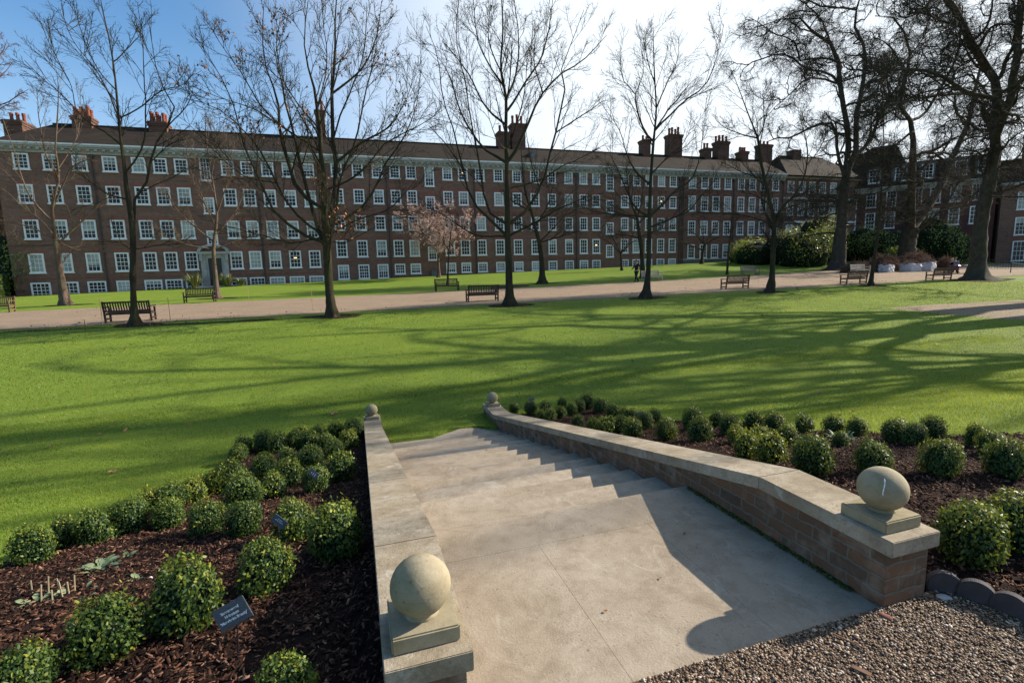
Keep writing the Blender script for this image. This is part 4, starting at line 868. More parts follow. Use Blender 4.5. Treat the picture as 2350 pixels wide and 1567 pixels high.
tree('bare_tree', 'bare young tree forked low into two stems, before the tall ground-floor windows', 24.85,
 [(1767,672,26),(1772,635,16),(1773,610,14),(1776,548,13),(1778,506,13)],
 [[(1777,506,12),(1766,477,10),(1755,431,8),(1747,378,8),(1743,328,8),(1728,286,4),(1708,241,3),(1691,203,2),(1675,160,1)],
  [(1743,330,5),(1695,311,3),(1662,295,2),(1640,278,1)],[(1745,332,4),(1755,290,3),(1753,261,2),(1750,205,1)],
  [(1780,500,10),(1807,465,7),(1832,436,5),(1849,382,4),(1849,320,3),(1832,265,1)],[(1774,519,5),(1741,502,4),(1703,494,3),(1625,492,1)],
  [(1786,492,4),(1836,469,3),(1905,446,1)],[(1755,423,4),(1720,407,3),(1668,380,1)],[(1849,382,3),(1880,340,2),(1900,290,1)],[(1766,470,4),(1740,450,3),(1700,440,1)]], 'bark_oak', Y_(), 9, ROW, extra=2)
tree('bare_tree', 'thin straight bare tree standing beside the right arm of a bench before the big planes', 25.4,
 [(1997,657,14),(2003,615,11),(2007,590,10),(2014,540,9),(2020,480,7),(2023,430,5),(2026,380,4),(2028,330,3),(2027,255,2)],
 [[(2017,500,4),(2040,470,3),(2064,435,1)],[(2016,492,3),(1980,480,2),(1955,465,1)],[(2022,440,3),(2000,400,2),(1984,370,1)],[(2024,400,3),(2050,370,2),(2062,340,1)],[(2027,350,2),(2010,310,1),(2004,280,1)]], 'bark_oak', Y_(), 10, ROW)
tree('blossom_tree', 'small spreading cherry tree covered in pink blossom before the building', 54.5,
 [(1007,635,10),(1006,600,6),(1005,572,6),(1004,556,6)],
 [[(1003,558,4),(975,530,3),(945,510,2),(905,492,1)],[(1003,560,4),(985,515,2),(955,480,1)],[(1005,555,4),(1022,510,2),(1035,470,1)],[(1006,560,4),(1040,530,2),(1088,500,1)],[(1004,560,3),(998,505,2),(1000,472,1)],[(1003,556,3),(960,535,2),(920,525,1)],[(1006,556,3),(1050,520,2),(1075,485,1)],[(1006,560,3),(1045,550,2),(1080,540,1)],[(1004,560,3),(970,500,2),(930,470,1)]],
 'bark_pale', dict(SMALL, twigmat='bark_pale', clear=2.3, levels=[dict(SMALL['levels'][0], L=.85, n=10), dict(SMALL['levels'][1], L=.6), dict(SMALL['levels'][2], L=.45, n=5)]), 11, None, leaves=dict(name='blossom', n=30000, size=.085, mat='blossom', hang=.1), extra=12)
for q, (lab, v, tr_, lb) in enumerate([
 ('tiny bare tree close to the middle building, left of the walking person', 51.75, [(1427,622,9),(1426,600,5),(1425,582,5)], [[(1424,584,3),(1400,560,2),(1368,538,1)],[(1425,582,3),(1430,550,2),(1422,515,1)],[(1426,582,3),(1448,560,2),(1478,538,1)],[(1425,580,3),(1405,540,2),(1390,510,1)],[(1426,580,3),(1452,540,2),(1462,505,1)]]),
 ('low spreading bare tree before the tall ground-floor windows over the white band', 55.1, [(1610,607,10),(1612,585,7),(1617,562,6)], [[(1612,575,4),(1582,562,3),(1548,548,1)],[(1617,560,4),(1595,535,3),(1560,520,1)],[(1618,560,4),(1645,545,3),(1672,545,1)],[(1617,562,3),(1612,535,2),(1600,505,1)],[(1618,562,3),(1640,525,2),(1650,505,1)]]),
 ('thin sapling on the far lawn edge left of a grey bench', 42.3, [(1668,632,7),(1671,590,5),(1675,545,4),(1679,500,2)], [[(1675,540,2),(1690,515,1),(1695,495,1)],[(1676,530,2),(1662,505,1),(1655,485,1)]]),
 ('thin dark sapling rising behind a bench below the blossom tree', 44.9, [(1027,650,6),(1029,600,4),(1032,560,3),(1036,520,2)], [[(1031,575,2),(1015,550,1),(1005,525,1)],[(1032,565,2),(1050,540,1),(1056,515,1)]])]):
    tree('small_tree', lab, v, tr_, lb, 'bark_oak', dict(SMALL, levels=SMALL['levels'][:3 if q < 2 else 2]), 12+q, None)
PLANE = dict(levels=[dict(n=11, ang=.85, L=1.6, S=14, wig=.34, up=.04, k=6, rf=.6, rmin=.055, t0=.12, pow=.45), dict(n=10, ang=.8, L=1.15, S=10, wig=.32, up=.0, k=4, rf=.55, rmin=.028, pow=.5), dict(n=9, ang=.75, L=.9, S=7, wig=.22, up=-.09, k=3, rf=.55, rmin=.0125, pow=.5), dict(n=3, ang=.6, L=.8, S=4, wig=.16, up=-.14, k=3, rf=.7, rmin=.009, pow=.5)], kink=.006, clear=4.5, twigmat='bark_plane')
PG = 'huge old plane trees at the right end of the garden'
tree('plane_tree', 'leftmost huge plane tree, twin twisting stems and a drooping fan of branches over the evergreens', 41.7,
 [(1921,622,50),(1924,590,41),(1927,560,35),(1932,510,29),(1935,470,26),(1938,425,28)],
 [[(1936,432,24),(1942,380,19),(1948,328,16),(1936,262,15),(1925,191,14),(1918,125,12),(1897,89,10),(1870,77,8),(1847,57,6),(1835,45,5),(1793,51,4),(1755,62,2)],
  [(1941,425,20),(1955,380,17),(1966,328,16),(1961,274,14),(1972,226,13),(1979,179,12),(1990,137,11),(1981,98,9),(1972,69,8),(1987,24,6),(1995,-20,4)],
  [(1934,425,10),(1926,385,10),(1916,345,9),(1912,298,9),(1906,287,8),(1876,289,7),(1841,304,6),(1808,322,5),(1778,322,4),(1755,332,2)],
  [(1942,410,13),(1970,362,12),(2006,319,11),(2018,283,10),(2032,255,9),(2042,225,8),(2068,185,6),(2080,140,4)],
  [(1927,200,8),(1894,173,7),(1870,164,6),(1847,167,6),(1832,146,5),(1805,131,5),(1754,137,4),(1710,152,3),(1693,190,1)],
  [(1925,148,8),(1885,140,7),(1858,143,6),(1832,143,5),(1829,110,5),(1811,89,4),(1778,80,3),(1751,61,3),(1720,40,1)],
  [(1928,212,7),(1882,188,6),(1855,187,5),(1829,208,4),(1805,226,3),(1778,247,2),(1750,272,1)],
  [(1990,34,7),(1950,33,6),(1918,33,5),(1882,24,5),(1840,0,4),(1810,-40,3)],
  [(1897,89,6),(1880,40,5),(1850,10,4),(1800,-20,2)],[(1972,226,6),(2000,190,5),(2030,175,4),(2050,150,2)]],
 'bark_plane', dict(PLANE, minv=33), 31, PG, extra=6, dvs=.22)
tree('plane_tree', 'middle huge plane tree, splitting low into one upright and one right-leaning stem', 43.5,
 [(2078,604,60),(2081,575,49),(2084,550,46),(2090,525,48)],
 [[(2084,528,28),(2083,490,24),(2084,470,23),(2087,397,22),(2091,348,18),(2092,310,16),(2091,290,15),(2079,262,13),(2067,247,11),(2073,208,10),(2082,167,9),(2091,128,8),(2079,98,7),(2058,65,6),(2040,52,5),(2005,50,3)],
  [(2092,292,10),(2115,277,9),(2139,238,9),(2156,202,8),(2180,155,7),(2195,89,6),(2202,20,4)],
  [(2082,410,8),(2062,378,6),(2033,361,6),(1996,338,5),(1972,328,2)],
  [(2097,530,28),(2108,510,27),(2135,458,25),(2159,404,22),(2178,348,18),(2183,328,17),(2195,289,15),(2214,253,14),(2222,209,11),(2234,155,9),(2243,119,8),(2260,75,6),(2270,20,4)],
  [(2205,262,5),(2190,262,5),(2176,270,4),(2168,283,4),(2174,301,4),(2171,318,2)],[(2222,248,7),(2245,240,6),(2266,235,3)],
  [(2067,247,7),(2045,220,6),(2035,180,5),(2010,150,3)],[(2082,160,6),(2060,120,5),(2030,95,4),(2000,90,2)],[(2091,128,5),(2120,90,4),(2130,40,3),(2125,-10,2)]],
 'bark_plane', dict(PLANE, minv=35), 32, PG, extra=3, dvs=.2)
tree('plane_tree', 'nearest and thickest plane tree by the path, forked high up with a long horizontal limb', 25.9,
 [(2240,650,74),(2242,620,55),(2244,600,50),(2248,542,44),(2258,470,42),(2275,397,42),(2284,340,40)],
 [[(2282,345,32),(2282,298,30),(2284,238,29),(2281,185,28),(2252,143,27),(2228,98,25),(2201,54,22),(2171,6,20),(2150,-40,18)],
  [(2290,345,30),(2298,310,28),(2308,283,27),(2323,238,26),(2326,149,25),(2332,60,24),(2338,-20,22)],
  [(2330,236,20),(2305,229,18),(2261,217,16),(2216,209,14),(2180,188,12),(2138,167,11),(2097,158,9),(2052,155,8),(2007,158,7),(1972,167,6),(1930,180,3)],
  [(2216,214,9),(2168,220,8),(2115,232,7),(2073,244,6),(2037,250,6),(2016,259,5),(1987,271,4),(1970,258,2)],
  [(2330,150,12),(2350,120,10),(2390,100,8)],[(2228,98,10),(2262,60,8),(2270,10,6),(2265,-40,4)],[(2201,54,8),(2170,50,6),(2130,30,5),(2090,25,3)],[(2252,143,8),(2220,150,6),(2180,130,4),(2150,100,2)]],
 'bark_plane', dict(PLANE, minv=19, clear=5.5), 33, PG, extra=3, dvs=.16)
# the tree beyond the left border whose reddish twigs reach into the picture
tree('bare_tree', 'reddish fine-twigged tree reaching in over the roof at the left border', 46,
 [(-150,700,40),(-145,560,34),(-130,430,30)],
 [[(-130,430,16),(-90,330,11),(-40,230,7),(10,170,4),(38,140,1)],[(-130,430,14),(-80,300,9),(-30,170,6),(10,120,3),(20,90,1)],[(-132,440,12),(-70,300,8),(-20,250,5),(30,225,3),(62,200,1)],[(-132,440,12),(-80,330,8),(-30,290,5),(5,245,3),(40,235,1)],[(-130,420,12),(-110,250,8),(-60,140,4),(-20,90,1)]],
 'bark_twig_red', Y_(twigmat='bark_twig_red', levels=[dict(n=14, ang=.7, L=.6, S=6, wig=.2, up=0, k=4, rf=.5, rmin=.013), dict(n=10, ang=.7, L=.45, S=4, wig=.25, up=-.05, k=3, rf=.55, rmin=.011), dict(n=6, ang=.7, L=.4, S=4, wig=.2, up=-.12, k=3, rf=.6, rmin=.010)]), 34)
# the plane trees just right of the picture; their shadows fall across the lawn
def free_tree(name, lab, u, v, h, r0, seed, nl=9, spec=PLANE, spread=.75, dens=1., dirs=None):
    rn = np.random.default_rng(seed); z = gz(u, v); root = empty(name, (u, v, z)); tag(root, lab, 'tree', PG)
    TP = np.array([(0, 0, -.2), (0, 0, .6), (.1, 0, h*.15), (.15, .1, h*.28), (.1, .2, h*.46)]); TR = np.array([r0*1.5, r0*1.1, r0*.95, r0*.85, r0*.75]); a, b = smooth_poly(TP, TR, 16)
    V, F = tubes(a[None], b[None], 16); link('trunk', arrmesh('trunk', V, F, M['bark_plane'], True), root)
    LP, LR = [], []
    for q in range(nl):
        az = 2*math.pi*(q+rn.random()*.6)/nl if dirs is None else dirs[q % len(dirs)]+rn.normal(0, .15); s0 = rn.integers(10, 16); p = a[s0].copy(); L = h*rn.uniform(.42, .62); d = np.array([math.cos(az)*spread, math.sin(az)*spread, rn.uniform(.8, 1.5)]); d /= np.linalg.norm(d); pts = [p.copy()]
        for s in range(11): d = unit(d+rn.standard_normal(3)*.17+np.array([0, 0, .03])); p = p+d*L/11; pts.append(p.copy())
        LP.append(pts); LR.append(b[s0]*rn.uniform(.4, .6)*np.linspace(1, .2, 12))
    VV, FF = [], []; n0 = 0; par, parR = np.array(LP), np.array(LR)
    V, F = tubes(par, parR, 8); VV.append(V); FF.append(F); n0 = len(V)
    for s_ in spec['levels'][:3]:
        C, R = spawn(par, parR, max(2, int(s_['n']*dens)), s_.get('t0', .2), .98, s_['ang'], s_['L']*1.05, s_['S'], s_['wig']*.8, s_['up'], s_.get('rf', .55), rn, s_['rmin'], .8, s_.get('pow', .5))
        ok = (C[:, :, 2].min(1) > 4.5) & (C[:, :, 1].min(1) > 6.2-v); C, R = C[ok], R[ok]; V, F = tubes(C, R, s_['k']); VV.append(V); FF.append(F+n0); n0 += len(V); par, parR = C, R
    link('branches', arrmesh('branches', np.concatenate(VV), np.concatenate(FF), M['bark_plane'], True), root); return root
DIRS = [rad(a) for a in (-75, 20, 110, -20, 150, 200, 0, 85, 250)]
free_tree('plane_tree', 'plane tree whose twigs hang in at the upper right corner and shade the lawn', 36, 13.8, 29, .80, 5, 8, dirs=DIRS, dens=.5)
free_tree('plane_tree', 'second plane tree beyond the right border whose shadow falls on the left lawn', 47, 16.5, 30, .7, 8, 8, dirs=DIRS, dens=.6)
free_tree('plane_tree', 'third plane tree outside the right border, nearest the terrace', 41, 9.0, 34, .5, 15, 12, dirs=DIRS, dens=.75)
# ------------------------------------------------------------------ evergreen shrubs
def leafball(n, radius, leaf, seed, flat=.9, shell=.62, lumps=0, tonebias=0., aspect=.5, up=.35):
    """leaves through the outer part of a lumpy ball, plus a dark twiggy core"""
    rn = np.random.default_rng(seed); d = unit(rn.standard_normal((n, 3))); ph = rn.random(6)*6
    lump = 1+.09*np.sin(d[:, 0]*4+ph[0])+.07*np.sin(d[:, 1]*5+ph[1])+.06*np.sin(d[:, 2]*5+ph[2]+d[:, 0]*4)+.035*np.sin(d[:, 1]*13+ph[3])*np.sin(d[:, 2]*11+ph[4])
    rr = radius*lump*(shell+(1-shell)*rn.random(n)**.55)*(1+.16*(rn.random(n) < .08)); p = d*rr[:, None]; p[:, 2] *= flat
    nrm = unit(d+rn.normal(0, .55, (n, 3))+np.array([0, 0, up])); t = unit(np.cross(nrm, rn.standard_normal((n, 3)))); t = unit(t+nrm*rn.uniform(-.1, .7, (n, 1))); b = np.cross(nrm, t)
    L = (leaf*rn.uniform(.6, 1.25, n))[:, None]; W = L*aspect
    V = np.stack([p, p+t*L*.35+b*W*.5, p+t*L*.75+b*W*.42-nrm*L*.04, p+t*L, p+t*L*.75-b*W*.42-nrm*L*.04, p+t*L*.35-b*W*.5], 1).reshape(-1, 3)
    i = np.arange(n)*6; F = np.concatenate([np.stack([i, i+1, i+2, i+3], 1), np.stack([i, i+3, i+4, i+5], 1)])
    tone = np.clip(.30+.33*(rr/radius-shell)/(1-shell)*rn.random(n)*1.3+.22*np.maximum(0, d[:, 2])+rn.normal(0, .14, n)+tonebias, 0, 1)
    return V, F, np.repeat(tone, 6)
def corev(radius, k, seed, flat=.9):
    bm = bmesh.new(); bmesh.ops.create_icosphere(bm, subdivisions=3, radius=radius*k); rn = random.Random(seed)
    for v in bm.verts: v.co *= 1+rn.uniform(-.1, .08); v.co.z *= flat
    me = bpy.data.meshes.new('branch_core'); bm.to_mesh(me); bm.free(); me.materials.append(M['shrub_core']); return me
BUSH = []
for s in range(7):
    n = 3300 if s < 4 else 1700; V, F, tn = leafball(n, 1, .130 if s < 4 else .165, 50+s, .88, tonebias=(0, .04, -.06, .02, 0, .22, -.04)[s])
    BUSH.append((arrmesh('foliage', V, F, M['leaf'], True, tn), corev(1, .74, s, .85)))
def place(x, y, w_):
    """centre of a ball-shaped bush that spans w_ px round (x, y), resting on the bank"""
    r = .2
    for _ in range(12):
        p = hit(x, y, r*1.08); d = T@np.array([p[0], p[1], p[2]-CAMZ]); r = w_/2*d[2]/FPX/math.sqrt(1+((x-1175)/FPX)**2)
    return p, r
bushes = [
 # left bed
 (605,1306,128,0,'plump bush directly before the slate name plate, left of the wide wall shadow'),(770,1225,136,1,'big round bush half in the wall shadow, widest beside the left wall'),(672,1200,98,0,'bush behind the second slate plate'),
 (424,1372,168,1,'large leafy bush to the left of the readable slate plate'),(243,1445,182,3,'largest bush in the lower left corner behind the cut stalks'),(655,1585,165,0,'bush cut off by the bottom border below the slate plate'),(45,1560,200,3,'bush in the extreme lower left corner'),
 (558,1192,88,2,'bush just left of the second slate plate'),(472,1192,92,0,'second bush left of the second slate plate'),(386,1182,88,1,'third bush left of the second slate plate'),(296,1190,98,2,'dark bush midway along the front hedge row of the left bed'),(214,1215,78,0,'narrow bush above the pale-leaved plant'),(146,1226,92,1,'bush above and left of the pale-leaved plant'),(72,1256,122,0,'bush where the hedge row reaches the left border'),
 (348,1150,62,5,'small yellowish bush of the lawn edge hedge over the dark hedge bush'),(395,1140,62,0,'small bush of the lawn edge hedge, second along'),(440,1128,62,5,'small yellow-tipped bush of the lawn edge hedge, third along'),(470,1118,54,0,'small bush where the lawn edge hedge bends'),
 (530,1096,72,1,'medium bush at the bend of the left bed edge'),(558,1130,72,0,'medium bush just inside the bend of the left bed edge'),(500,1110,56,5,'small bush touching the lawn at the bend'),(628,1118,60,2,'round bush alone on bare bark in the middle of the left bed'),
 (724,1104,58,0,'bush right behind the topmost slate plate'),(780,1074,58,1,'bush half in shadow nearest the left wall, level with the topmost plate'),(714,1054,56,0,'tall bush above the topmost slate plate'),(660,1052,48,2,'round bush left of the topmost slate plate'),
 (605,1072,56,1,'leafy bush at the left of a cluster of four'),(664,1088,52,0,'bush in the middle of the cluster below the round one'),(765,1032,40,0,'small bush by the wall, fourth from the far ball'),(800,1010,40,5,'yellow-green bush by the wall, second from the far ball'),
 (812,986,42,2,'dark bush touching the wall just below the far left ball'),(770,988,36,5,'small bush beside the darkest one near the far left ball'),(604,1012,44,2,'dark bush in the top row, fourth from its left end'),(560,1020,42,0,'bush in the top row at its left end'),(548,1040,40,1,'bush below the left end of the top row'),
 (638,1017,40,0,'bush in the top row, fifth from its left end'),(678,1010,40,0,'bush in the middle of the top row'),(712,1012,40,2,'bush right of the middle of the top row'),(692,994,30,5,'small bush peeping over the middle of the top row'),(728,998,34,2,'small dark bush behind the right part of the top row'),(748,1014,34,0,'bush in the top row near its right end'),
 # right bed
 (1179,936,26,2,'first dark bush beside the far right ball'),(1217,935,30,2,'dark bush under the small black plate near the far right ball'),(1252,936,30,1,'third bush from the far right ball along the lawn'),(1262,952,28,5,'small bush right over the coping near the far right ball'),(1286,948,28,0,'narrow upright bush, fourth from the far right ball'),
 (1312,940,28,1,'bush left of the highest bush of the right bed'),(1290,925,22,2,'smallest bush peeping behind the fourth'),(1329,932,30,2,'bush leaning on the highest bush of the right bed'),(1348,921,36,2,'highest bush at the bend of the right bed edge'),(1378,932,36,2,'second bush right of the bend'),(1407,944,32,0,'third bush right of the bend'),(1434,949,30,5,'fourth bush right of the bend, yellow-tipped'),(1452,952,28,0,'fifth bush right of the bend'),
 (1479,968,40,2,'bush under the second black plate'),(1502,958,32,0,'bush just right of the second black plate'),(1326,970,30,0,'low bush on the bare bark over the coping'),(1240,952,24,5,'tiny yellow-green bush over the coping'),(1362,976,34,5,'yellow-green bush over the coping, left of three'),(1392,978,44,5,'yellow-green bush over the coping, middle of three'),(1426,976,42,0,'glossy bush right behind the yellow ones'),(1452,984,50,0,'larger glossy bush over the coping, right of three'),
 (1530,988,54,0,'bush standing on bare bark left of the lone dark one'),(1606,990,52,2,'lone dark oval bush on bare bark'),(1590,964,54,1,'bush in the lawn edge row behind the lone dark one'),(1646,964,42,2,'bush in the lawn edge row right of the lone dark one'),(1676,978,54,2,'dark bush two right of the lone one'),
 (1730,968,50,1,'lawn edge bush above the yellow pair'),(1778,970,50,0,'lawn edge bush right above the yellow pair'),(1846,974,54,1,'last bush of the closed lawn edge row'),(1742,1002,54,5,'yellow bush behind the yellow pair'),(1714,1024,64,5,'yellow bush over the coping, left one of the pair'),(1768,1032,76,5,'yellow bush over the coping, right one of the pair'),(1806,1002,58,0,'bush behind the right yellow bush'),
 (1864,1048,104,1,'large glossy bush just before the kink of the right coping'),(1914,978,54,2,'left one of two bushes touching each other by the lawn'),(1966,982,54,1,'right one of two bushes touching each other by the lawn'),(2004,1052,104,2,'large dark bush directly behind the near right ball'),
 (2054,990,70,2,'single bush by the lawn above the near right ball'),(2140,986,66,2,'small bush by the lawn behind a larger one'),(2160,1056,104,1,'large glossy bush right above the near right ball'),(2242,1004,74,1,'bush by the lawn second from the right border'),(2312,1058,116,0,'large glossy bush at the right border by the lawn'),
 (2098,1000,62,2,'dark bush between the single bush and the one behind it by the lawn'),(1690,1000,46,5,'yellowish bush left of the yellow pair on the lawn side'),(2275,1020,84,1,'bush wedged between two glossy ones near the right border'),(1930,1010,46,2,'small bush low between the two touching bushes and the spiky tuft'),
 (2228,1226,182,1,'broad bush right beside the near right ball pier'),(2335,1205,170,0,'broad bush at the right border behind the edging tiles')]
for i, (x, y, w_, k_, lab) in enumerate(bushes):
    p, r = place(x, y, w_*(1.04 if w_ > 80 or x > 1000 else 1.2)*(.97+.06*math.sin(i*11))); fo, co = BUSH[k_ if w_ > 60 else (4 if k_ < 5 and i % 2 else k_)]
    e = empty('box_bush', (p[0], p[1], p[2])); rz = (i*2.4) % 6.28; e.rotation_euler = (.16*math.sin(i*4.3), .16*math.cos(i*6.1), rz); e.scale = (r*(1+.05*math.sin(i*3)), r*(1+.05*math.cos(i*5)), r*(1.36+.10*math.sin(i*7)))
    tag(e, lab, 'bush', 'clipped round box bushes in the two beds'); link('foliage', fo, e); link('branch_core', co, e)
# pale-leaved plant, cut stalks, tulip shoots
def rosette(name, lab, x, y, n, L, mat, seed, up=.5, asp=.45, cat='plant', spreadr=.5):
    rn = np.random.default_rng(seed); p = hit(x, y, .03); a = rn.uniform(0, 6.283, n); r0 = rn.uniform(0, L*spreadr, n); el = rn.uniform(.1, up, n)+.1
    l = L*rn.uniform(.5, 1.1, n); V = []; F = []; tone = rn.random(n)
    for q in range(n):
        d = np.array([math.cos(a[q]), math.sin(a[q]), 0]); s = np.array([-d[1], d[0], 0]); b0 = d*r0[q]; k = 5; W = l[q]*asp*.5; base = len(V)
        for t in range(k+1):
            u_ = t/k; wd = W*math.sin(math.pi*min(.97, .12+u_*.86)); h = math.sin(el[q])*l[q]*u_*(1.25-.6*u_); c = b0+d*l[q]*u_*math.cos(el[q])+np.array([0, 0, h]); V += [c-s*wd+np.array([0, 0, wd*.35]), c, c+s*wd+np.array([0, 0, wd*.35])]
        for t in range(k):
            for m_ in (0, 1): i0 = base+t*3+m_; F.append((i0, i0+1, i0+4, i0+3))
    o = link(name, arrmesh(name, np.array(V), np.array(F), M[mat], True, np.repeat(tone, 18)), loc=tuple(p)); tag(o, lab, cat); return o
rosette('leafy_plant', 'pale grey-green broad-leaved plant on the bark below the hedge row', 232, 1305, 44, .085, 'paleleaf', 1, .8, .5, spreadr=.9)
rosette('leafy_plant', 'small pale-leaved plant at the right of the first one', 285, 1285, 14, .07, 'paleleaf', 2, .8, .5)
rosette('leafy_plant', 'low pale seedlings between the cut stalks', 75, 1385, 22, .05, 'paleleaf', 3, .6, .6, spreadr=1.6)
rosette('leafy_plant', 'pale seedlings right of the cut stalks', 160, 1372, 14, .06, 'paleleaf', 4, .6, .6, spreadr=1.8)
rosette('leafy_plant', 'bluish spiky tuft on the bark behind the big right bushes', 1935, 1012, 60, .16, 'paleleaf', 5, 1.1, .12)
rosette('leafy_plant', 'small pale shoots on the lawn side of the large left bush', 318, 1330, 8, .06, 'paleleaf', 6, .8, .5)
for q, (x, y) in enumerate([(75,1368),(95,1385),(112,1370),(122,1392),(140,1368),(146,1380),(160,1372),(172,1362)]):
    p = hit(x, y, .02); b = MB(); b.tube([(0,0,0), (.008*math.sin(q), .004, .07+.012*(q % 3)), (.012*math.sin(q), .006, .10+.014*(q % 3))], [.0045, .004, .0042], 6); o = b.build('cut_stalk', M['stalk_pale']); o.location = p; tag(o, ('leftmost', 'second', 'third', 'fourth', 'fifth', 'sixth', 'seventh', 'rightmost')[q]+' of eight short pale cut stalks on the bark by the corner bush', 'stalk', 'row of cut plant stalks')
# evergreen masses at the right, each bush its own thing
def shrub(x, y, v, rx, rz, lab, seed, n=6500, leaf=.24, tone=.15, ry=None, name='evergreen_shrub'):
    rn = np.random.default_rng(seed); p = at(x, y, v); zg = gz(p[0], p[1]); ry = ry or rx*.8; Vs, Fs, Ts = [], [], []; n0 = 0
    for q in range(7):
        c = np.array([rn.uniform(-.55, .55), rn.uniform(-.55, .55), rn.uniform(-.05, .45)]) if q else np.zeros(3); s = rn.uniform(.45, .65) if q else .8
        V, F, tn = leafball(n//7, s, leaf/max(rx, .01), seed*10+q, 1, .5, tonebias=tone, aspect=.4); V = V+c; Vs.append(V); Fs.append(F+n0); Ts.append(tn); n0 += len(V)
    rz *= 1.45; V = np.concatenate(Vs); V *= np.array([rx, ry, rz]); c0 = (p[0], p[1], zg+rz*.45); e = empty(name, c0); tag(e, lab, 'shrub', 'evergreen shrubs under the plane trees')
    link('foliage', arrmesh('foliage', V, np.concatenate(Fs), M['shrubleaf'], True, np.concatenate(Ts)), e); me = corev(1, .78, seed, 1); o = link('branch_core', me, e); o.scale = (rx, ry, rz); return e
shrub(1735, 580, 52, 3.2, 1.6, 'glossy low evergreen at the left end of the dark shrubbery', 61)
shrub(1800, 570, 51, 3.6, 2.2, 'dark evergreen behind the forked young tree', 62)
shrub(1880, 560, 50, 4.2, 3.2, 'tallest evergreen with sunlit yellow top left of the first plane trunk', 63, 8500, tone=.14)
shrub(1840, 575, 48, 4.0, 2.2, 'broad dark evergreen in front of the tallest one', 64)
shrub(1975, 590, 52, 3.6, 2.4, 'dark laurel seen between the first two plane trunks', 65)
shrub(2030, 590, 50, 3.6, 2.4, 'dark evergreen behind the thin straight tree', 66)
shrub(2130, 570, 48, 4.4, 3.2, 'large evergreen with bright yellow-green shoots right of the split plane trunk', 67, 8500, tone=.26)
shrub(2175, 585, 46, 3.2, 2.6, 'dark evergreen before the stone porch', 68, tone=.18)
shrub(2080, 600, 46, 2.6, 1.2, 'low dark evergreen at the foot of the split plane tree', 69)
shrub(1700, 590, 55, 2.0, 1.1, 'smallest evergreen, nearest the white-banded windows', 70, 3000)
shrub(2320, 560, 48, 2.6, 3.0, 'thin shrub with sparse whitish buds at the right border', 71, 900, .18, .3)
# hedge and dark shrub at the left border
b = MB(); hd = empty('hedge', (-34.6, 56.5, gz(-34.6, 56.5))); tag(hd, 'dark clipped hedge at the left end of the brick building', 'hedge')
rn = np.random.default_rng(9); n = 9000; fx = rn.random(n); V0_, F0_, T0_ = leafball(n, 1, .1, 12, 1, .97); k = 6; c = rn.uniform(-1, 1, (n, 3)); ax = rn.integers(0, 3, n); c[np.arange(n), ax] = np.sign(c[np.arange(n), ax]); c[ax == 2, 2] = 1
V = V0_.reshape(n, 6, 3); V = (V-V[:, :1])*1.6+(c*np.array([4.5, 1.1, 1.1])+np.array([0, 0, 1.0]))[:, None]; link('foliage', arrmesh('foliage', V.reshape(-1, 3), F0_, M['shrubleaf'], True, T0_*.6), hd)
b.box(-4.45, 4.45, -1.05, 1.05, 0, 2.05); b.build('branch_core', M['hedge_green'], hd)
shrub(20, 590, 60, 3.4, 3.2, 'dark shrub above the hedge at the left border', 72, 4000)
# spiky plants by the door
def spiky(x, y, v, h, lab, seed):
    rn = np.random.default_rng(seed); p = at(x, y, v); n = 240; a = rn.uniform(0, 6.283, n); L = h*rn.uniform(.6, 1.15, n); lean = rn.uniform(.15, 1.0, n); V = []; F = []
    for q in range(n):
        d = np.array([math.cos(a[q]), math.sin(a[q]), 0]); s = np.array([-d[1], d[0], 0])*.045; base = len(V)
        for t in range(5):
            u_ = t/4; c = d*(.15+L[q]*lean[q]*u_**1.3)+np.array([0, 0, L[q]*(u_-.45*lean[q]*u_**2.6)]); w_ = s*(1-u_)**.6; V += [c-w_, c+w_]
        F += [(base+2*t, base+2*t+1, base+2*t+3, base+2*t+2) for t in range(4)]
    o = link('spiky_plant', arrmesh('spiky_plant', np.array(V), np.array(F), M['grassy'], True, np.repeat(rn.random(n), 10)), loc=(p[0], p[1], gz(p[0], p[1]))); tag(o, lab, 'plant', 'spiky plants beside the door')
n = N('grassy_leaf', .5, .3); a = n.attr(); n.col(n.ramp(a, [(0, (.05,.09,.03)), (.6, (.16,.20,.07)), (.9, (.40,.38,.18)), (1, (.35,.16,.10))])); M['grassy'] = n.m
spiky(447, 650, 56.2, 1.75, 'spiky sword-leaved plant left of the white doorcase', 1); spiky(520, 648, 56.2, 1.5, 'spiky sword-leaved plant right of the white doorcase', 2); spiky(553, 650, 56.4, .9, 'small reddish tuft right of the two spiky plants', 3)
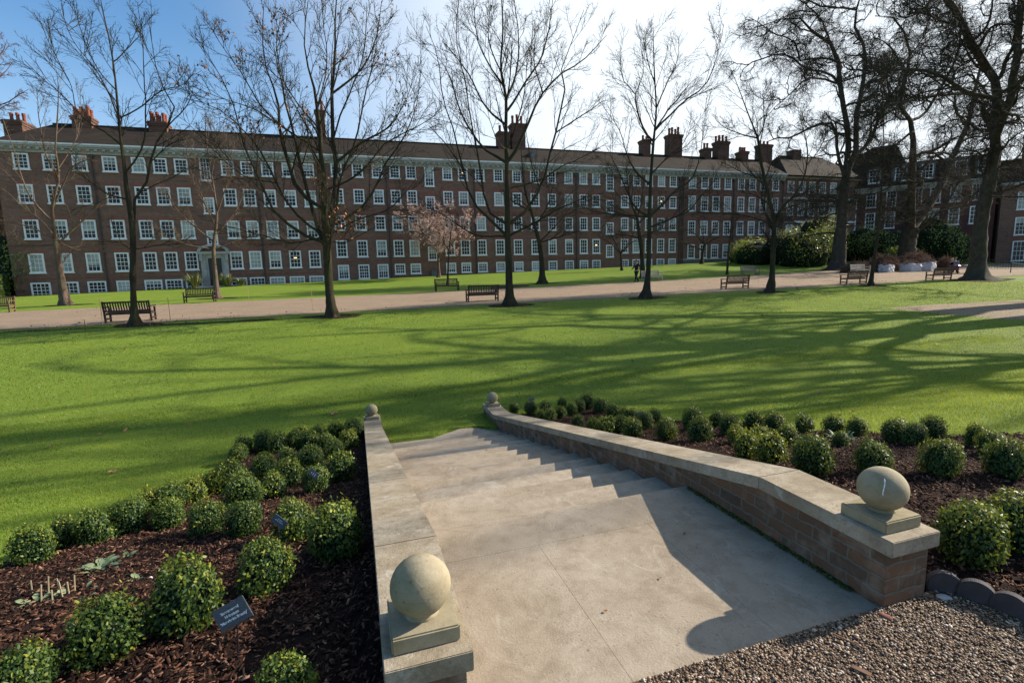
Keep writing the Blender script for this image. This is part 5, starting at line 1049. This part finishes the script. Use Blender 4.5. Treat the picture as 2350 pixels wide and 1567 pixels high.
# ================================================================== BENCHES
def bench_meshes(mat, slatted=True):
    out = []
    L = 1.72; hx = L/2
    def leg(x, y, h, rake=0): b = MB(); b.bar((x, y, 0), (x, y-rake, h), .07, .07, (0, 1, 0)); return b.mesh('leg', mat, bevel=.004)
    for sx in (-1, 1):
        b = MB(); b.prism([(0.03, 0), (0.10, 0), (0.07, .42), (-.02, .93), (-.085, .93), (-.0, .42)], 'x', sx*hx-.035, sx*hx+.035); out.append(('leg', b.mesh('leg', mat, bevel=.004)))
        b = MB(); b.box(sx*hx-.035, sx*hx+.035, .53, .60, 0, .63); out.append(('leg', b.mesh('leg', mat, bevel=.004)))
        b = MB(); b.prism([(-.02, .64), (.64, .655), (.66, .69), (.62, .71), (-.03, .685)], 'x', sx*hx-.05, sx*hx+.05); out.append(('armrest', b.mesh('armrest', mat, bevel=.006)))
        b = MB(); b.box(sx*hx-.025, sx*hx+.025, .09, .54, .12, .19); b.box(sx*hx-.025, sx*hx+.025, .08, .54, .34, .40); out.append(('stretcher', b.mesh('stretcher', mat)))
    b = MB()
    for i in range(6): y = .10+i*.088; b.box(-hx+.036, hx-.036, y, y+.070, .405+.004*i, .43+.004*i)
    b.box(-hx+.036, hx-.036, .54, .58, .33, .40); b.box(-hx+.036, hx-.036, .07, .10, .33, .40); out.append(('seat', b.mesh('seat', mat)))
    b = MB(); b.prism([(-.075, .84), (-.02, .84), (-.03, .915), (-.085, .915)], 'x', -hx+.036, hx-.036); b.prism([(.0, .46), (.05, .46), (.045, .53), (-.008, .53)], 'x', -hx+.036, hx-.036)
    n = 17
    for i in range(n): x = -hx+.036+(L-.072)*(i+.5)/n; b.prism([(.012, .528), (.032, .528), (-.035, .842), (-.057, .842)], 'x', x-.026, x+.026)
    out.append(('backrest', b.mesh('backrest', mat)))
    return out
BM_ = {k: bench_meshes(M[k]) for k in ('teak_dark', 'teak_mid', 'teak_pale', 'teak_grey')}
def bench(px, py, mat, away, lab, rz=0., extra=None):
    p = hit(px, py, .02) if extra is None else extra
    e = empty('park_bench', (p[0], p[1], gz(p[0], p[1])+.022), (0 if away else math.pi)+rz)
    tag(e, lab, 'bench', 'wooden slatted benches along the gravel path')
    for nme, me in BM_[mat]: link(nme, me, e)
    return e
bench(295, 739, 'teak_dark', True, 'nearest dark bench at the left, partly hidden by a tree trunk')
bench(463, 693, 'teak_dark', False, 'dark bench across the path before the doorcase and a thin tree')
bench(-5, 717, 'teak_mid', False, 'brown bench cut off by the left border across the path')
bench(1022, 668, 'teak_dark', False, 'dark bench on the far side of the path below the blossom tree', extra=(6.75, 38.1))
bench(1110, 692, 'teak_dark', True, 'black bench seen from behind just left of the central tall tree')
bench(1492, 645, 'teak_pale', False, 'pale weathered bench beside the walking person')
bench(1693, 663, 'teak_mid', True, 'brown bench seen from behind left of the forked young tree', rz=rad(-3))
bench(1716, 632, 'teak_grey', False, 'grey bench on the far side of the path by a thin sapling')
bench(1967, 652, 'teak_mid', True, 'brown bench touching the thin straight tree', rz=rad(-4))
bench(1967, 629, 'teak_pale', False, 'pale-topped bench at the foot of the leftmost plane trunk')
bench(2163, 643, 'teak_mid', True, 'brown bench left of the thickest plane trunk', rz=rad(-5))
# ================================================================== PEOPLE
def skin(name, vs, es, rs, mat, parent, sub=2):
    me = bpy.data.meshes.new(name); me.from_pydata(vs, es, []); o = link(name, me, parent)
    md = o.modifiers.new('s', 'SKIN'); md.use_smooth_shade = True
    for i, r in enumerate(rs): me.skin_vertices[0].data[i].radius = (r, r) if not isinstance(r, tuple) else r
    me.skin_vertices[0].data[0].use_root = True
    s_ = o.modifiers.new('u', 'SUBSURF'); s_.levels = s_.render_levels = sub
    bpy.context.view_layer.update(); dg = bpy.context.evaluated_depsgraph_get(); nm = bpy.data.meshes.new_from_object(o.evaluated_get(dg)); o.modifiers.clear(); o.data = nm
    nm.materials.clear(); nm.materials.append(mat); nm.polygons.foreach_set('use_smooth', [True]*len(nm.polygons)); return o
def skinprep():
    pass
_add = bpy.data.meshes.new
def skin_mesh(name, vs, es, rs, mat, parent, sub=1):
    bm = bmesh.new(); lay = bm.verts.layers.skin.verify(); V = [bm.verts.new(v) for v in vs]
    for a, b in es: bm.edges.new((V[a], V[b]))
    for i, v in enumerate(V): r = rs[i]; v[lay].radius = (r, r) if not isinstance(r, tuple) else r
    V[0][lay].use_root = True
    me = bpy.data.meshes.new(name); bm.to_mesh(me); bm.free(); o = link(name, me, parent)
    md = o.modifiers.new('s', 'SKIN'); md.use_smooth_shade = True; s_ = o.modifiers.new('u', 'SUBSURF'); s_.levels = s_.render_levels = sub
    bpy.context.view_layer.update(); dg = bpy.context.evaluated_depsgraph_get(); nm = bpy.data.meshes.new_from_object(o.evaluated_get(dg)); o.modifiers.clear(); o.data = nm
    nm.materials.clear(); nm.materials.append(mat); nm.polygons.foreach_set('use_smooth', [True]*len(nm.polygons)); return o
def hand(vs, es, rs, wrist, d, side):
    """palm and five curled fingers appended to the skeleton"""
    d = Vector(d).normalized(); s = Vector((0, 1, 0)).cross(d).normalized()*side; f = d.cross(s).normalized(); w = Vector(vs[wrist]); p = len(vs); vs.append(tuple(w+d*.045)); rs.append((.036, .018)); es.append((wrist, p))
    for k_, (o_, L) in enumerate([(-.027, .068), (-.009, .078), (.009, .074), (.026, .058)]):
        a = len(vs); vs += [tuple(w+d*.09+f*o_), tuple(w+d*(.09+L*.5)+f*o_+s*.012), tuple(w+d*(.09+L*.85)+f*o_+s*.034)]; rs += [.0095, .0085, .007]; es += [(p, a), (a, a+1), (a+1, a+2)]
    a = len(vs); vs += [tuple(w+d*.04-f*.045+s*.01), tuple(w+d*.085-f*.055+s*.03)]; rs += [.011, .009]; es += [(p, a), (a, a+1)]
def head_features(parent, c, fwd, mat_hair, full=True):
    c = Vector(c); fwd = Vector(fwd).normalized(); rt = fwd.cross(Vector((0,0,1))).normalized()
    bm = bmesh.new(); bmesh.ops.create_uvsphere(bm, u_segments=24, v_segments=16, radius=.108)
    for v in bm.verts: v.co = Vector((v.co.x*.86, v.co.y*1.02, v.co.z*1.12))
    for v in [v for v in bm.verts if v.co.y > .045 and v.co.z < .055] : v.co.y = .045-.02*(v.co.z < 0)
    me = bpy.data.meshes.new('hair'); bm.to_mesh(me); bm.free(); me.materials.append(mat_hair); o = link('hair', me, parent, c+Vector((0,0,.018))-fwd*.012); o.rotation_euler = (0, 0, math.atan2(fwd.y, fwd.x)-math.pi/2)
def person(u, v, face, lab, pose, jacket, trousers, hairm, sc_=1.):
    """face = heading angle; bodies are laid out looking towards +y and then turned"""
    z = gz(u, v)+.022; e = empty('person', (u, v, z), face-math.pi/2); e.scale = (sc_,)*3; tag(e, lab, 'person')
    W_ = pose == 'walk'; hz = .92 if W_ else .50
    sh = [( -.19, -.01, hz+.50), (.19, -.01, hz+.50)]
    el = [(-.25, -.14 if W_ else .10, hz+.24), (.25, .10, hz+.24)]; wr_ = [(-.24, -.02 if W_ else .32, hz+.02 if W_ else hz+.16), (.24, .28, hz+.10 if W_ else hz+.16)]
    kn = [(-.10, .16, .50), (.10, -.02, .47)] if W_ else [(-.12, .44, .50), (.12, .44, .50)]
    an = [(-.09, .30, .12), (.09, -.34, .16)] if W_ else [(-.12, .46, .10), (.12, .46, .10)]
    # body: one continuous skin from ankles to head and finger tips
    vs = [(0, 0, hz), (0, .01, hz+.25), (0, 0, hz+.47), (0, .015, hz+.56), (0, .03, hz+.64), (0, .035, hz+.72), (0, .03, hz+.80), (0, .115, hz+.685)]; rs = [(.13, .10), (.13, .10), (.15, .09), .052, (.062, .07), (.075, .09), (.062, .075), .014]
    es = [(0,1), (1,2), (2,3), (3,4), (4,5), (5,6), (5,7)]
    for s_ in (0, 1):
        a = len(vs); vs += [sh[s_], el[s_], wr_[s_]]; rs += [.05, .038, .026]; es += [(2, a), (a, a+1), (a+1, a+2)]; hand(vs, es, rs, a+2, Vector(wr_[s_])-Vector(el[s_]), 1 if s_ else -1)
        a = len(vs); hp = ((-.09, .09)[s_], 0, hz-.04); vs += [hp, kn[s_], an[s_]]; rs += [.08, .055, .036]; es += [(0, a), (a, a+1), (a+1, a+2)]
    skin_mesh('body', vs, es, rs, M['skin'], e, 1)
    # jacket
    vs = [(0, 0, hz-.06), (0, .01, hz+.22), (0, 0, hz+.46), (0, .01, hz+.52)]; rs = [(.175, .14), (.165, .13), (.185, .12), (.075, .07)]; es = [(0,1), (1,2), (2,3)]
    for s_ in (0, 1): a = len(vs); vs += [sh[s_], el[s_], tuple(Vector(el[s_])*.12+Vector(wr_[s_])*.88)]; rs += [.075, .058, .045]; es += [(2, a), (a, a+1), (a+1, a+2)]
    skin_mesh('jacket', vs, es, rs, jacket, e, 1)
    vs = [(0, 0, hz-.02)]; rs = [(.155, .125)]; es = []
    for s_ in (0, 1): a = len(vs); vs += [((-.09, .09)[s_], 0, hz-.10), kn[s_], an[s_]]; rs += [.105, .078, .06]; es += [(0, a), (a, a+1), (a+1, a+2)]
    skin_mesh('trousers', vs, es, rs, trousers, e, 1)
    for s_ in (0, 1):
        a = Vector(an[s_]); zf = 0 if not W_ or s_ == 0 else .05; b = MB(); b.prism([(-.05, 0), (.17, 0), (.20, .025), (.15, .06), (.06, .09), (.03, .13), (-.05, .13)], 'x', -.045, .045); o = b.build('shoe', M['iron_black'], e, bevel=.008, smooth=True); o.location = (a.x, a.y-.02, zf)
        if W_ and s_: o.rotation_euler = (rad(-25), 0, 0)
    head_features(e, (0, .035, hz+.74), (0, 1, 0), hairm)
    for sx in (-1, 1):
        b = MB(); b.tube([(sx*.032, .118, hz+.735), (sx*.032, .126, hz+.735)], .010, 8); b.build('eye', M['iron_black'], e)
        b = MB(); b.tube([(sx*.088, .03, hz+.69), (sx*.095, .02, hz+.75)], [.012, .016], 6); b.build('ear', M['skin'], e)
    b = MB(); b.bar((-.022, .112, hz+.648), (.022, .112, hz+.648), .008, .007); b.build('mouth', M['brick_rubbed'], e)
    return e
person(23.4, 38.2, rad(200), 'person in a dark suit walking past the pale bench, one leg stepping forward', 'walk', M['suit_navy'], M['suit_navy'], M['hair_dark'], 1.06)
p1 = hit(2183, 634, 0.02)
person(53.6, 32.6, rad(-40), 'fair-haired person in dark clothes sitting behind the maroon-covered table', 'sit', M['suit_navy'], M['suit_navy'], M['hair_blond'])
person(55.4, 33.4, rad(215), 'person in a blue top sitting to the right behind the maroon-covered table', 'sit', M['cloth_blue'], M['suit_navy'], M['hair_dark'])
# benches they sit on and the table
tb = empty('table', (53.3, 31.4, gz(53.3, 31.4)+.022), rad(-8)); tag(tb, 'low table under a shiny maroon sheet left of the thickest plane trunk', 'table')
b = MB(); b.box(-1.3, 1.3, -.5, .5, .66, .72); b.build('table_top', M['teak_dark'], tb)
for sx in (-1, 1):
    for sy in (-1, 1): b = MB(); b.box(sx*1.1-.04, sx*1.1+.04, sy*.38-.04, sy*.38+.04, 0, .66); b.build('leg', M['teak_dark'], tb)
X, Y = np.meshgrid(np.linspace(-1.5, 1.5, 41), np.linspace(-.68, .68, 25)); Z = .745+.025*np.sin(X*5+Y*3)*np.cos(Y*7)-.30*np.clip((np.abs(X)-1.3)/.2, 0, 1)-.24*np.clip((np.abs(Y)-.5)/.18, 0, 1); V = np.stack([X.ravel()*.93, Y.ravel()*.8, Z.ravel()], 1); i, j = np.meshgrid(np.arange(40), np.arange(24)); a = (j*41+i).ravel()
o = link('cover_sheet', arrmesh('cover_sheet', V, np.stack([a, a+1, a+42, a+41], 1), M['table_maroon'], True)); o.location = tb.location; o.rotation_euler = tb.rotation_euler; tag(o, 'shiny maroon sheet spread over the low table', 'sheet')
for q, (u, v, rz, lb) in enumerate([(53.6, 32.6, -40, 'plain stool under the fair-haired sitting person'), (55.4, 33.4, 35, 'plain stool under the sitting person in blue')]):
    e = empty('stool', (u, v, gz(u, v)+.022), rad(rz)); tag(e, lb, 'stool'); b = MB(); b.box(-.2, .2, -.2, .2, .38, .42); b.build('seat', M['teak_dark'], e)
    for sx in (-1, 1):
        for sy in (-1, 1): b = MB(); b.box(sx*.16-.02, sx*.16+.02, sy*.16-.02, sy*.16+.02, 0, .38); b.build('leg', M['teak_dark'], e)
# ================================================================== BAGS, BRUSH, ROPES
def bag(u, v, w_, h, rz, lab, seed):
    rn = np.random.default_rng(seed); e = empty('bulk_bag', (u, v, gz(u, v)+.02), rad(rz)); tag(e, lab, 'sack', 'white garden waste sacks before the shrubbery')
    k, n = 40, 16; V = []
    for j in range(n+1):
        t = j/n
        for i in range(k):
            a = 2*math.pi*i/k; c, s = math.cos(a), math.sin(a); sq = 1/max(abs(c), abs(s))**.93; r = w_/2*sq*(1+.05*math.sin(math.pi*t)+.025*math.sin(a*7+t*9+seed)+.03*math.sin(a*3-t*14)); V.append((r*c, r*s*.85, h*t+(.05*math.sin(a*3+seed)+.03*math.sin(a*5) if j == n else .012*math.sin(a*9+j))))
    F = [(j*k+i, j*k+(i+1) % k, (j+1)*k+(i+1) % k, (j+1)*k+i) for j in range(n) for i in range(k)]
    link('sack_body', arrmesh('sack_body', np.array(V), np.array(F), M['bag_white'], True), e)
    for sx in (-1, 1):
        b = MB(); b.tube([(sx*w_*.42, -w_*.3, h-.08), (sx*w_*.46, -w_*.2, h+.14), (sx*w_*.44, 0, h+.17), (sx*w_*.42, w_*.15, h-.06)], .022, 6); b.build('strap', M['bag_white'], e)
    m_ = 380; p = rn.normal(0, 1, (m_, 3))*np.array([w_*.24, w_*.2, .12])+np.array([0, 0, h-.02]); d = unit(rn.standard_normal((m_, 3))+np.array([0, 0, .6])); P = np.stack([p, p+d*.18+rn.normal(0, .02, (m_, 3)), p+d*.38+rn.normal(0, .05, (m_, 3))], 1); V, F = tubes(P, np.full((m_, 3), .008), 3); link('brushwood', arrmesh('brushwood', V, F, M['twig_brown'], True), e)
bag(50.2, 36.2, 1.05, .74, 8, 'white waste sack, left one of three, its flap folded up', 1); bag(53.1, 35.9, 1.35, .78, -6, 'white waste sack, widest and middle one of three', 2); bag(55.2, 35.6, 1.0, .90, 10, 'white waste sack, right and tallest one of three', 3)
def brush(u, v, rx, rz_, lab, seed):
    rn = np.random.default_rng(seed); m_ = 3400; th = rn.uniform(0, 6.283, m_); r = np.sqrt(rn.random(m_)); z = rn.random(m_)*np.sqrt(np.maximum(0, 1-r**2)); p = np.stack([rx*r*np.cos(th), rx*.55*r*np.sin(th), rz_*z], 1)
    d = unit(rn.standard_normal((m_, 3))*np.array([1, 1, .5])); L = rn.uniform(.2, .6, m_)[:, None]; P = np.stack([p, p+d*L*.5+rn.normal(0, .03, (m_, 3)), p+d*L+rn.normal(0, .07, (m_, 3))], 1); P[..., 2] = np.maximum(P[..., 2], .02); V, F = tubes(P, np.tile(np.array([.016, .012, .008]), (m_, 1)), 3)
    o = link('brush_heap', arrmesh('brush_heap', V, F, M['twig_brown'], True), loc=(u, v, gz(u, v))); tag(o, lab, 'brushwood')
brush(48.2, 37.6, 1.7, 1.1, 'low heap of cut brown brushwood left of the white sacks', 1); brush(52.0, 37.8, 2.0, 1.75, 'heap of cut brown brushwood behind the left and middle sacks', 2); brush(56.3, 37.6, 2.1, 2.0, 'tall rounded heap of cut brushwood behind the right sack', 3); brush(58.6, 36.2, 1.2, 1.3, 'small heap of brushwood right of the white sacks', 4)
def post(u, v, h, r, mat, name, lab, cat='post'):
    b = MB(); b.tube([(0, 0, -.1), (0, 0, h), (0, 0, h+.02)], [r, r*.9, r*.5], 8); o = b.build(name, M[mat]); o.location = (u, v, gz(u, v)); tag(o, lab, cat); return o
post(57.6, 30.2, .95, .04, 'iron_black', 'rope_post', 'dark post holding the green rope right of the thickest plane'); post(61.3, 29.4, .95, .04, 'rope_green', 'rope_post', 'greenish post at the right end of the rope')
def rope(A, B, sag, lab):
    A, B = np.array(A), np.array(B); P = [tuple(A+(B-A)*t-np.array([0, 0, sag*4*t*(1-t)])) for t in np.linspace(0, 1, 15)]; b = MB(); b.tube(P, .02, 6); o = b.build('rope', M['rope_green']); tag(o, lab, 'rope')
rope((46.4, 26.6, gz(46.4, 26.6)+1.0), (61.3, 29.4, gz(61.3, 29.4)+.85), .35, 'thin green rope strung from the thickest plane trunk to a post'); rope((57.6, 30.2, gz(57.6, 30.2)+.92), (61.3, 29.5, gz(61.3, 29.5)+.8), .12, 'short pale green rope between the two posts')
rl = empty('railing', (66, 35.5, gz(66, 35.5)), rad(-35)); tag(rl, 'low dark iron railing before the shaded house at the right border', 'railing')
b = MB()
for i in range(60): x = -7+i*.24; b.box(x-.012, x+.012, -.012, .012, 0, 1.05)
b.build('bars', M['iron_black'], rl); b = MB(); b.box(-7.1, 7.3, -.02, .02, .95, .99); b.box(-7.1, 7.3, -.02, .02, .12, .16); b.build('rail', M['iron_black'], rl)
for q, (px, py, h, lab) in enumerate([(197, 760, .45, 'short orange stake at the near edge of the path on the left'), (236, 744, 1.15, 'thin upright cane left of the nearest bench'), (392, 742, 1.1, 'thin cane on the near path edge right of the nearest bench'), (572, 700, 1.0, 'thin cane on the far path edge between two trees'), (718, 712, 1.1, 'thin cane on the path left of the leafy-clustered tree'), (345, 748, .35, 'short cane beside the tree trunk at the nearest bench')]):
    p = hit(px, py); post(p[0], p[1], h, .012, 'clay_pot' if q == 0 else 'stake_wood', 'garden_cane', lab, 'cane')
# long dark beam lying along the far path edge
A = hit(1128, 664); B_ = hit(1214, 657); b = MB(); dx_ = B_[0]-A[0]; dy_ = B_[1]-A[1]; rz_ = gz(B_[0], B_[1])-gz(A[0], A[1]); b.add([(0,-.16,-.05),(dx_,dy_-.05,rz_-.05),(dx_,dy_+.05,rz_-.05),(0,.2,-.05),(0,-.13,.30),(dx_,dy_-.03,rz_+.16),(dx_,dy_+.03,rz_+.16),(0,.16,.30)], [(0,3,2,1),(4,5,6,7),(0,1,5,4),(1,2,6,5),(2,3,7,6),(3,0,4,7)]); o = b.build('timber_beam', M['teak_dark'], bevel=.01); o.location = (A[0], A[1], gz(A[0], A[1])+.01); tag(o, 'long low dark beam on the far path edge behind the tall central tree', 'beam')
b = MB(); b.box(-.3, .3, -.3, 0, 0, .55); b.box(-.33, .33, -.34, 0, .552, .60); o = b.build('utility_box', M['lead_grey'], bevel=.01); o.location = (8.9, 57.95, gz(8.9, 57.9)); tag(o, 'small grey utility box at the foot of the brick wall by the blossom tree', 'box')
# lamp posts in front of the wing
# ================================================================== LEAVES ON THE GROUND
def fallen(px, py, s, mat, lab, seed, zoff=.02):
    rn = random.Random(seed); p = hit(px, py); k = 14; V = [(0, 0, .008)]; ph = rn.uniform(0, 6)
    for i in range(k): a = 2*math.pi*i/k; r = s*(1 if i % 2 else .55)*(1+.3*math.cos(a)); V.append((r*math.cos(a), r*math.sin(a)*.7, .006+.35*s*math.sin(2*a+ph)**2))
    F = [(0, 1+i, 1+(i+1) % k) for i in range(k)]; o = link('fallen_leaf', arrmesh('fallen_leaf', np.array(V), np.array(F), M['dead'], False, np.full(len(V), rn.uniform(.6, 1)))); o.location = (p[0], p[1], gz(p[0], p[1])+zoff); o.rotation_euler = (rn.uniform(-.3, .3), rn.uniform(-.3, .3), rn.uniform(0, 6)); tag(o, lab, 'leaf', 'dead leaves scattered on the lawn')
for q, (px, py, s, lab) in enumerate([(262,1086,.07,'largest orange-white dead leaf on the left lawn above the hedge row'),(230,999,.05,'dead leaf on the shaded left lawn, second nearest to the bed'),(115,1027,.05,'dead leaf near the left border of the lawn'),(767,951,.09,'curled pale dead leaf above the bushes left of the far left ball'),(898,855,.06,'small dead leaf on the lawn straight above the left stair wall'),(380,986,.04,'tiny dead leaf on the lawn between the left border and the top bush row'),(1877,904,.08,'orange dead leaf on the lawn above the right bushes'),(2164,901,.05,'small reddish dead leaf on the sunny lawn at the right'),(285,803,.07,'dead leaf lying far out on the left lawn'),(1750,725,.08,'small dead leaf far out on the right lawn'),(1208,760,.06,'tiny dead leaf in the middle of the lawn'),(1957,948,.05,'dead leaf at the edge of the right bed')]): fallen(px, py, s, 'dead', lab, q)
# fine litter on lawn and path
rn = np.random.default_rng(77); n = 1500; u = rn.uniform(-16, 40, n); v = np.where(rn.random(n) < .55, rn.normal(25.6, 1.6, n), rn.uniform(9.3, 42, n)); v = np.clip(v, 9.3, 42); s = rn.uniform(.02, .055, n)[:, None]
p = np.stack([u, v, ground(u, v)+.034+rn.uniform(0, .012, n)], 1); a = unit(rn.standard_normal((n, 3))*np.array([1, 1, .35])); b_ = unit(np.cross(a, rn.standard_normal((n, 3)))*np.array([1, 1, .5])); V = np.stack([p-a*s, p+b_*s*.5, p+a*s, p-b_*s*.5], 1).reshape(-1, 3)
o = link('leaf_litter', arrmesh('leaf_litter', V, np.arange(len(V)).reshape(-1, 4), M['dead'], colors=np.repeat(rn.random(n), 4))); tag(o, 'fine brown leaf litter strewn over lawn and path', 'leaf litter', kind='stuff')
def onstep(px, py, s, lab, seed):
    d = ray(px, py); best = None
    for i in range(0, 14):
        z = -i*RISE; t = (z-CAMZ)/d[2]; v = d[1]*t
        y0 = 1.6 if i == 0 else Y0+(i-1)*RUN; y1 = Y0+i*RUN
        if y0 <= v <= y1: best = (d[0]*t, v, z); break
    if best is None: return
    rn = random.Random(seed); k = 10; V = [(0, 0, .003)]+[(s*(1 if i % 2 else .6)*math.cos(i*.628), s*.7*(1 if i % 2 else .6)*math.sin(i*.628), .003+s*.3*rn.random()) for i in range(k)]
    o = link('fallen_leaf', arrmesh('fallen_leaf', np.array(V), np.array([(0, 1+i, 1+(i+1) % k) for i in range(k)]), M['dead'], False, np.full(len(V), rn.uniform(0, .5)))); o.location = (best[0], best[1], best[2]+.004); o.rotation_euler = (0, 0, seed); tag(o, lab, 'leaf', 'dead leaves on the steps')
for q, (px, py, s, lab) in enumerate([(1389,1404,.014,'dark dead leaf on the landing right of the long joint'),(1515,1328,.012,'small brown dead leaf on the landing near the wall shadow'),(1214,1127,.010,'tiny dead leaf near the top edge of the landing'),(1237,1113,.008,'tiny dark speck of a leaf on the upper steps'),(1117,1033,.018,'dark dead leaf on a middle step'),(1357,1209,.008,'tiny dark leaf speck on the landing by the second joint'),(1331,1145,.007,'leaf speck at the landing edge'),(1571,1225,.012,'dead leaf in the wall shadow on the landing')]): onstep(px, py, s, lab, q)
# white scrap on the left bed
p = hit(335, 1330, .03); b = MB(); b.bar((-.03, 0, 0), (.025, .01, .012), .018, .003); b.bar((.02, .01, .012), (.04, .0, .006), .012, .003); o = b.build('paper_scrap', M['white_paint']); o.location = p; tag(o, 'white scrap lying on the bark left of the large leafy bush', 'scrap')
# ================================================================== NAME PLATES
def textmesh(txt, size):
    cu = bpy.data.curves.new('lettering', 'FONT'); cu.body = txt; cu.size = size; cu.align_x = 'CENTER'; cu.align_y = 'CENTER'; cu.extrude = .0004; cu.offset = size*.028
    o = bpy.data.objects.new('t', cu); COL.objects.link(o); bpy.context.view_layer.update(); dg = bpy.context.evaluated_depsgraph_get(); me = bpy.data.meshes.new_from_object(o.evaluated_get(dg)); bpy.data.objects.remove(o); me.materials.clear(); me.materials.append(M['letter_white']); return me
def plate(corners, foot, hgt, lab, lines, back=False, tilt=.0):
    c = np.mean(corners, 0); p = hit(c[0], c[1], hgt); Z = (T@np.array([p[0], p[1], p[2]-CAMZ]))[2]
    Q = [T.T@np.array([(x-1175), (y-783.5), FPX])*Z/FPX+np.array([0, 0, CAMZ]) for x, y in corners]
    Cn = Vector(np.mean(Q, 0)); ex = Vector(((Q[1]-Q[0])+(Q[2]-Q[3]))/2); ey = Vector(((Q[0]-Q[3])+(Q[1]-Q[2]))/2); W = ex.length; ex.normalize(); Hh = ey.length; ey = (ey-ex*ey.dot(ex)).normalized(); ez = ex.cross(ey)
    root = empty('plant_label', (Cn.x, Cn.y, gz(Cn.x, Cn.y)+.03)); tag(root, lab, 'plant label', 'small dark plant name plates on stakes')
    Mx = Matrix((ex, ey, ez)).transposed().to_4x4(); Mx.translation = Cn-Vector(root.location)
    b = MB(); b.box(-W/2, W/2, -Hh/2, Hh/2, -.004, 0); o = b.build('name_plate', M['slate'], root, bevel=.001); o.matrix_local = Mx
    foot_ = Vector((Cn.x+.01, Cn.y+.012, root.location.z-.05))
    b = MB(); b.tube([tuple(Vector((0, 0, -.06))), tuple(Cn-Vector(root.location)-ey*Hh*.4-ez*.006)], .0035, 6); b.build('stake', M['iron_black'], root)
    for i, (t, dx) in enumerate(lines):
        if t.startswith('-'):            # writing too small to be read in the photograph: plain strokes
            b = MB(); x_ = -W*.06*len(t)
            for ch in range(len(t)): b.box(x_+W*.12*ch, x_+W*.12*ch+W*.09, -Hh*.03, Hh*.03, 0, .0005)
            me = b.mesh('lettering', M['letter_white'])
        else: me = textmesh(t, Hh*.175)
        q = link('lettering', me, o); q.location = (dx*W, Hh*(.20-.20*i), .0008)
    return W, Hh, Z
r1 = plate([(487.5,1403.6),(558.6,1363.8),(578,1412),(505,1454)], None, .27, 'largest slate name plate with three lines of white writing, front of the left bed', [('Sneezeweed', .0), ('Helenium', .0), ("'Moerheim Beauty'", .0)])
r2 = plate([(628.7,1176),(656.6,1196.5),(653.5,1218),(624.6,1196.5)], None, .31, 'slate name plate leaning left before a round bush', [('---', 0), ('-----', 0)])
r3 = plate([(707.6,1082),(716,1072),(732,1090),(721.5,1102.5)], None, .44, 'topmost slate name plate, standing on its corner before a bush in the left bed', [('--', 0), ('---', 0), ('----', 0)])
r4 = plate([(1213,915),(1226,912),(1226,918),(1214,920)], None, .40, 'small black name plate over the second bush from the far right ball', []); r5 = plate([(1462,945),(1475,946),(1475,951),(1464,951)], None, .36, 'small black name plate over the bushes in the middle of the right bed', [])
print('plates', [tuple(round(float(v), 3) for v in r) for r in (r1, r2, r3, r4, r5)])
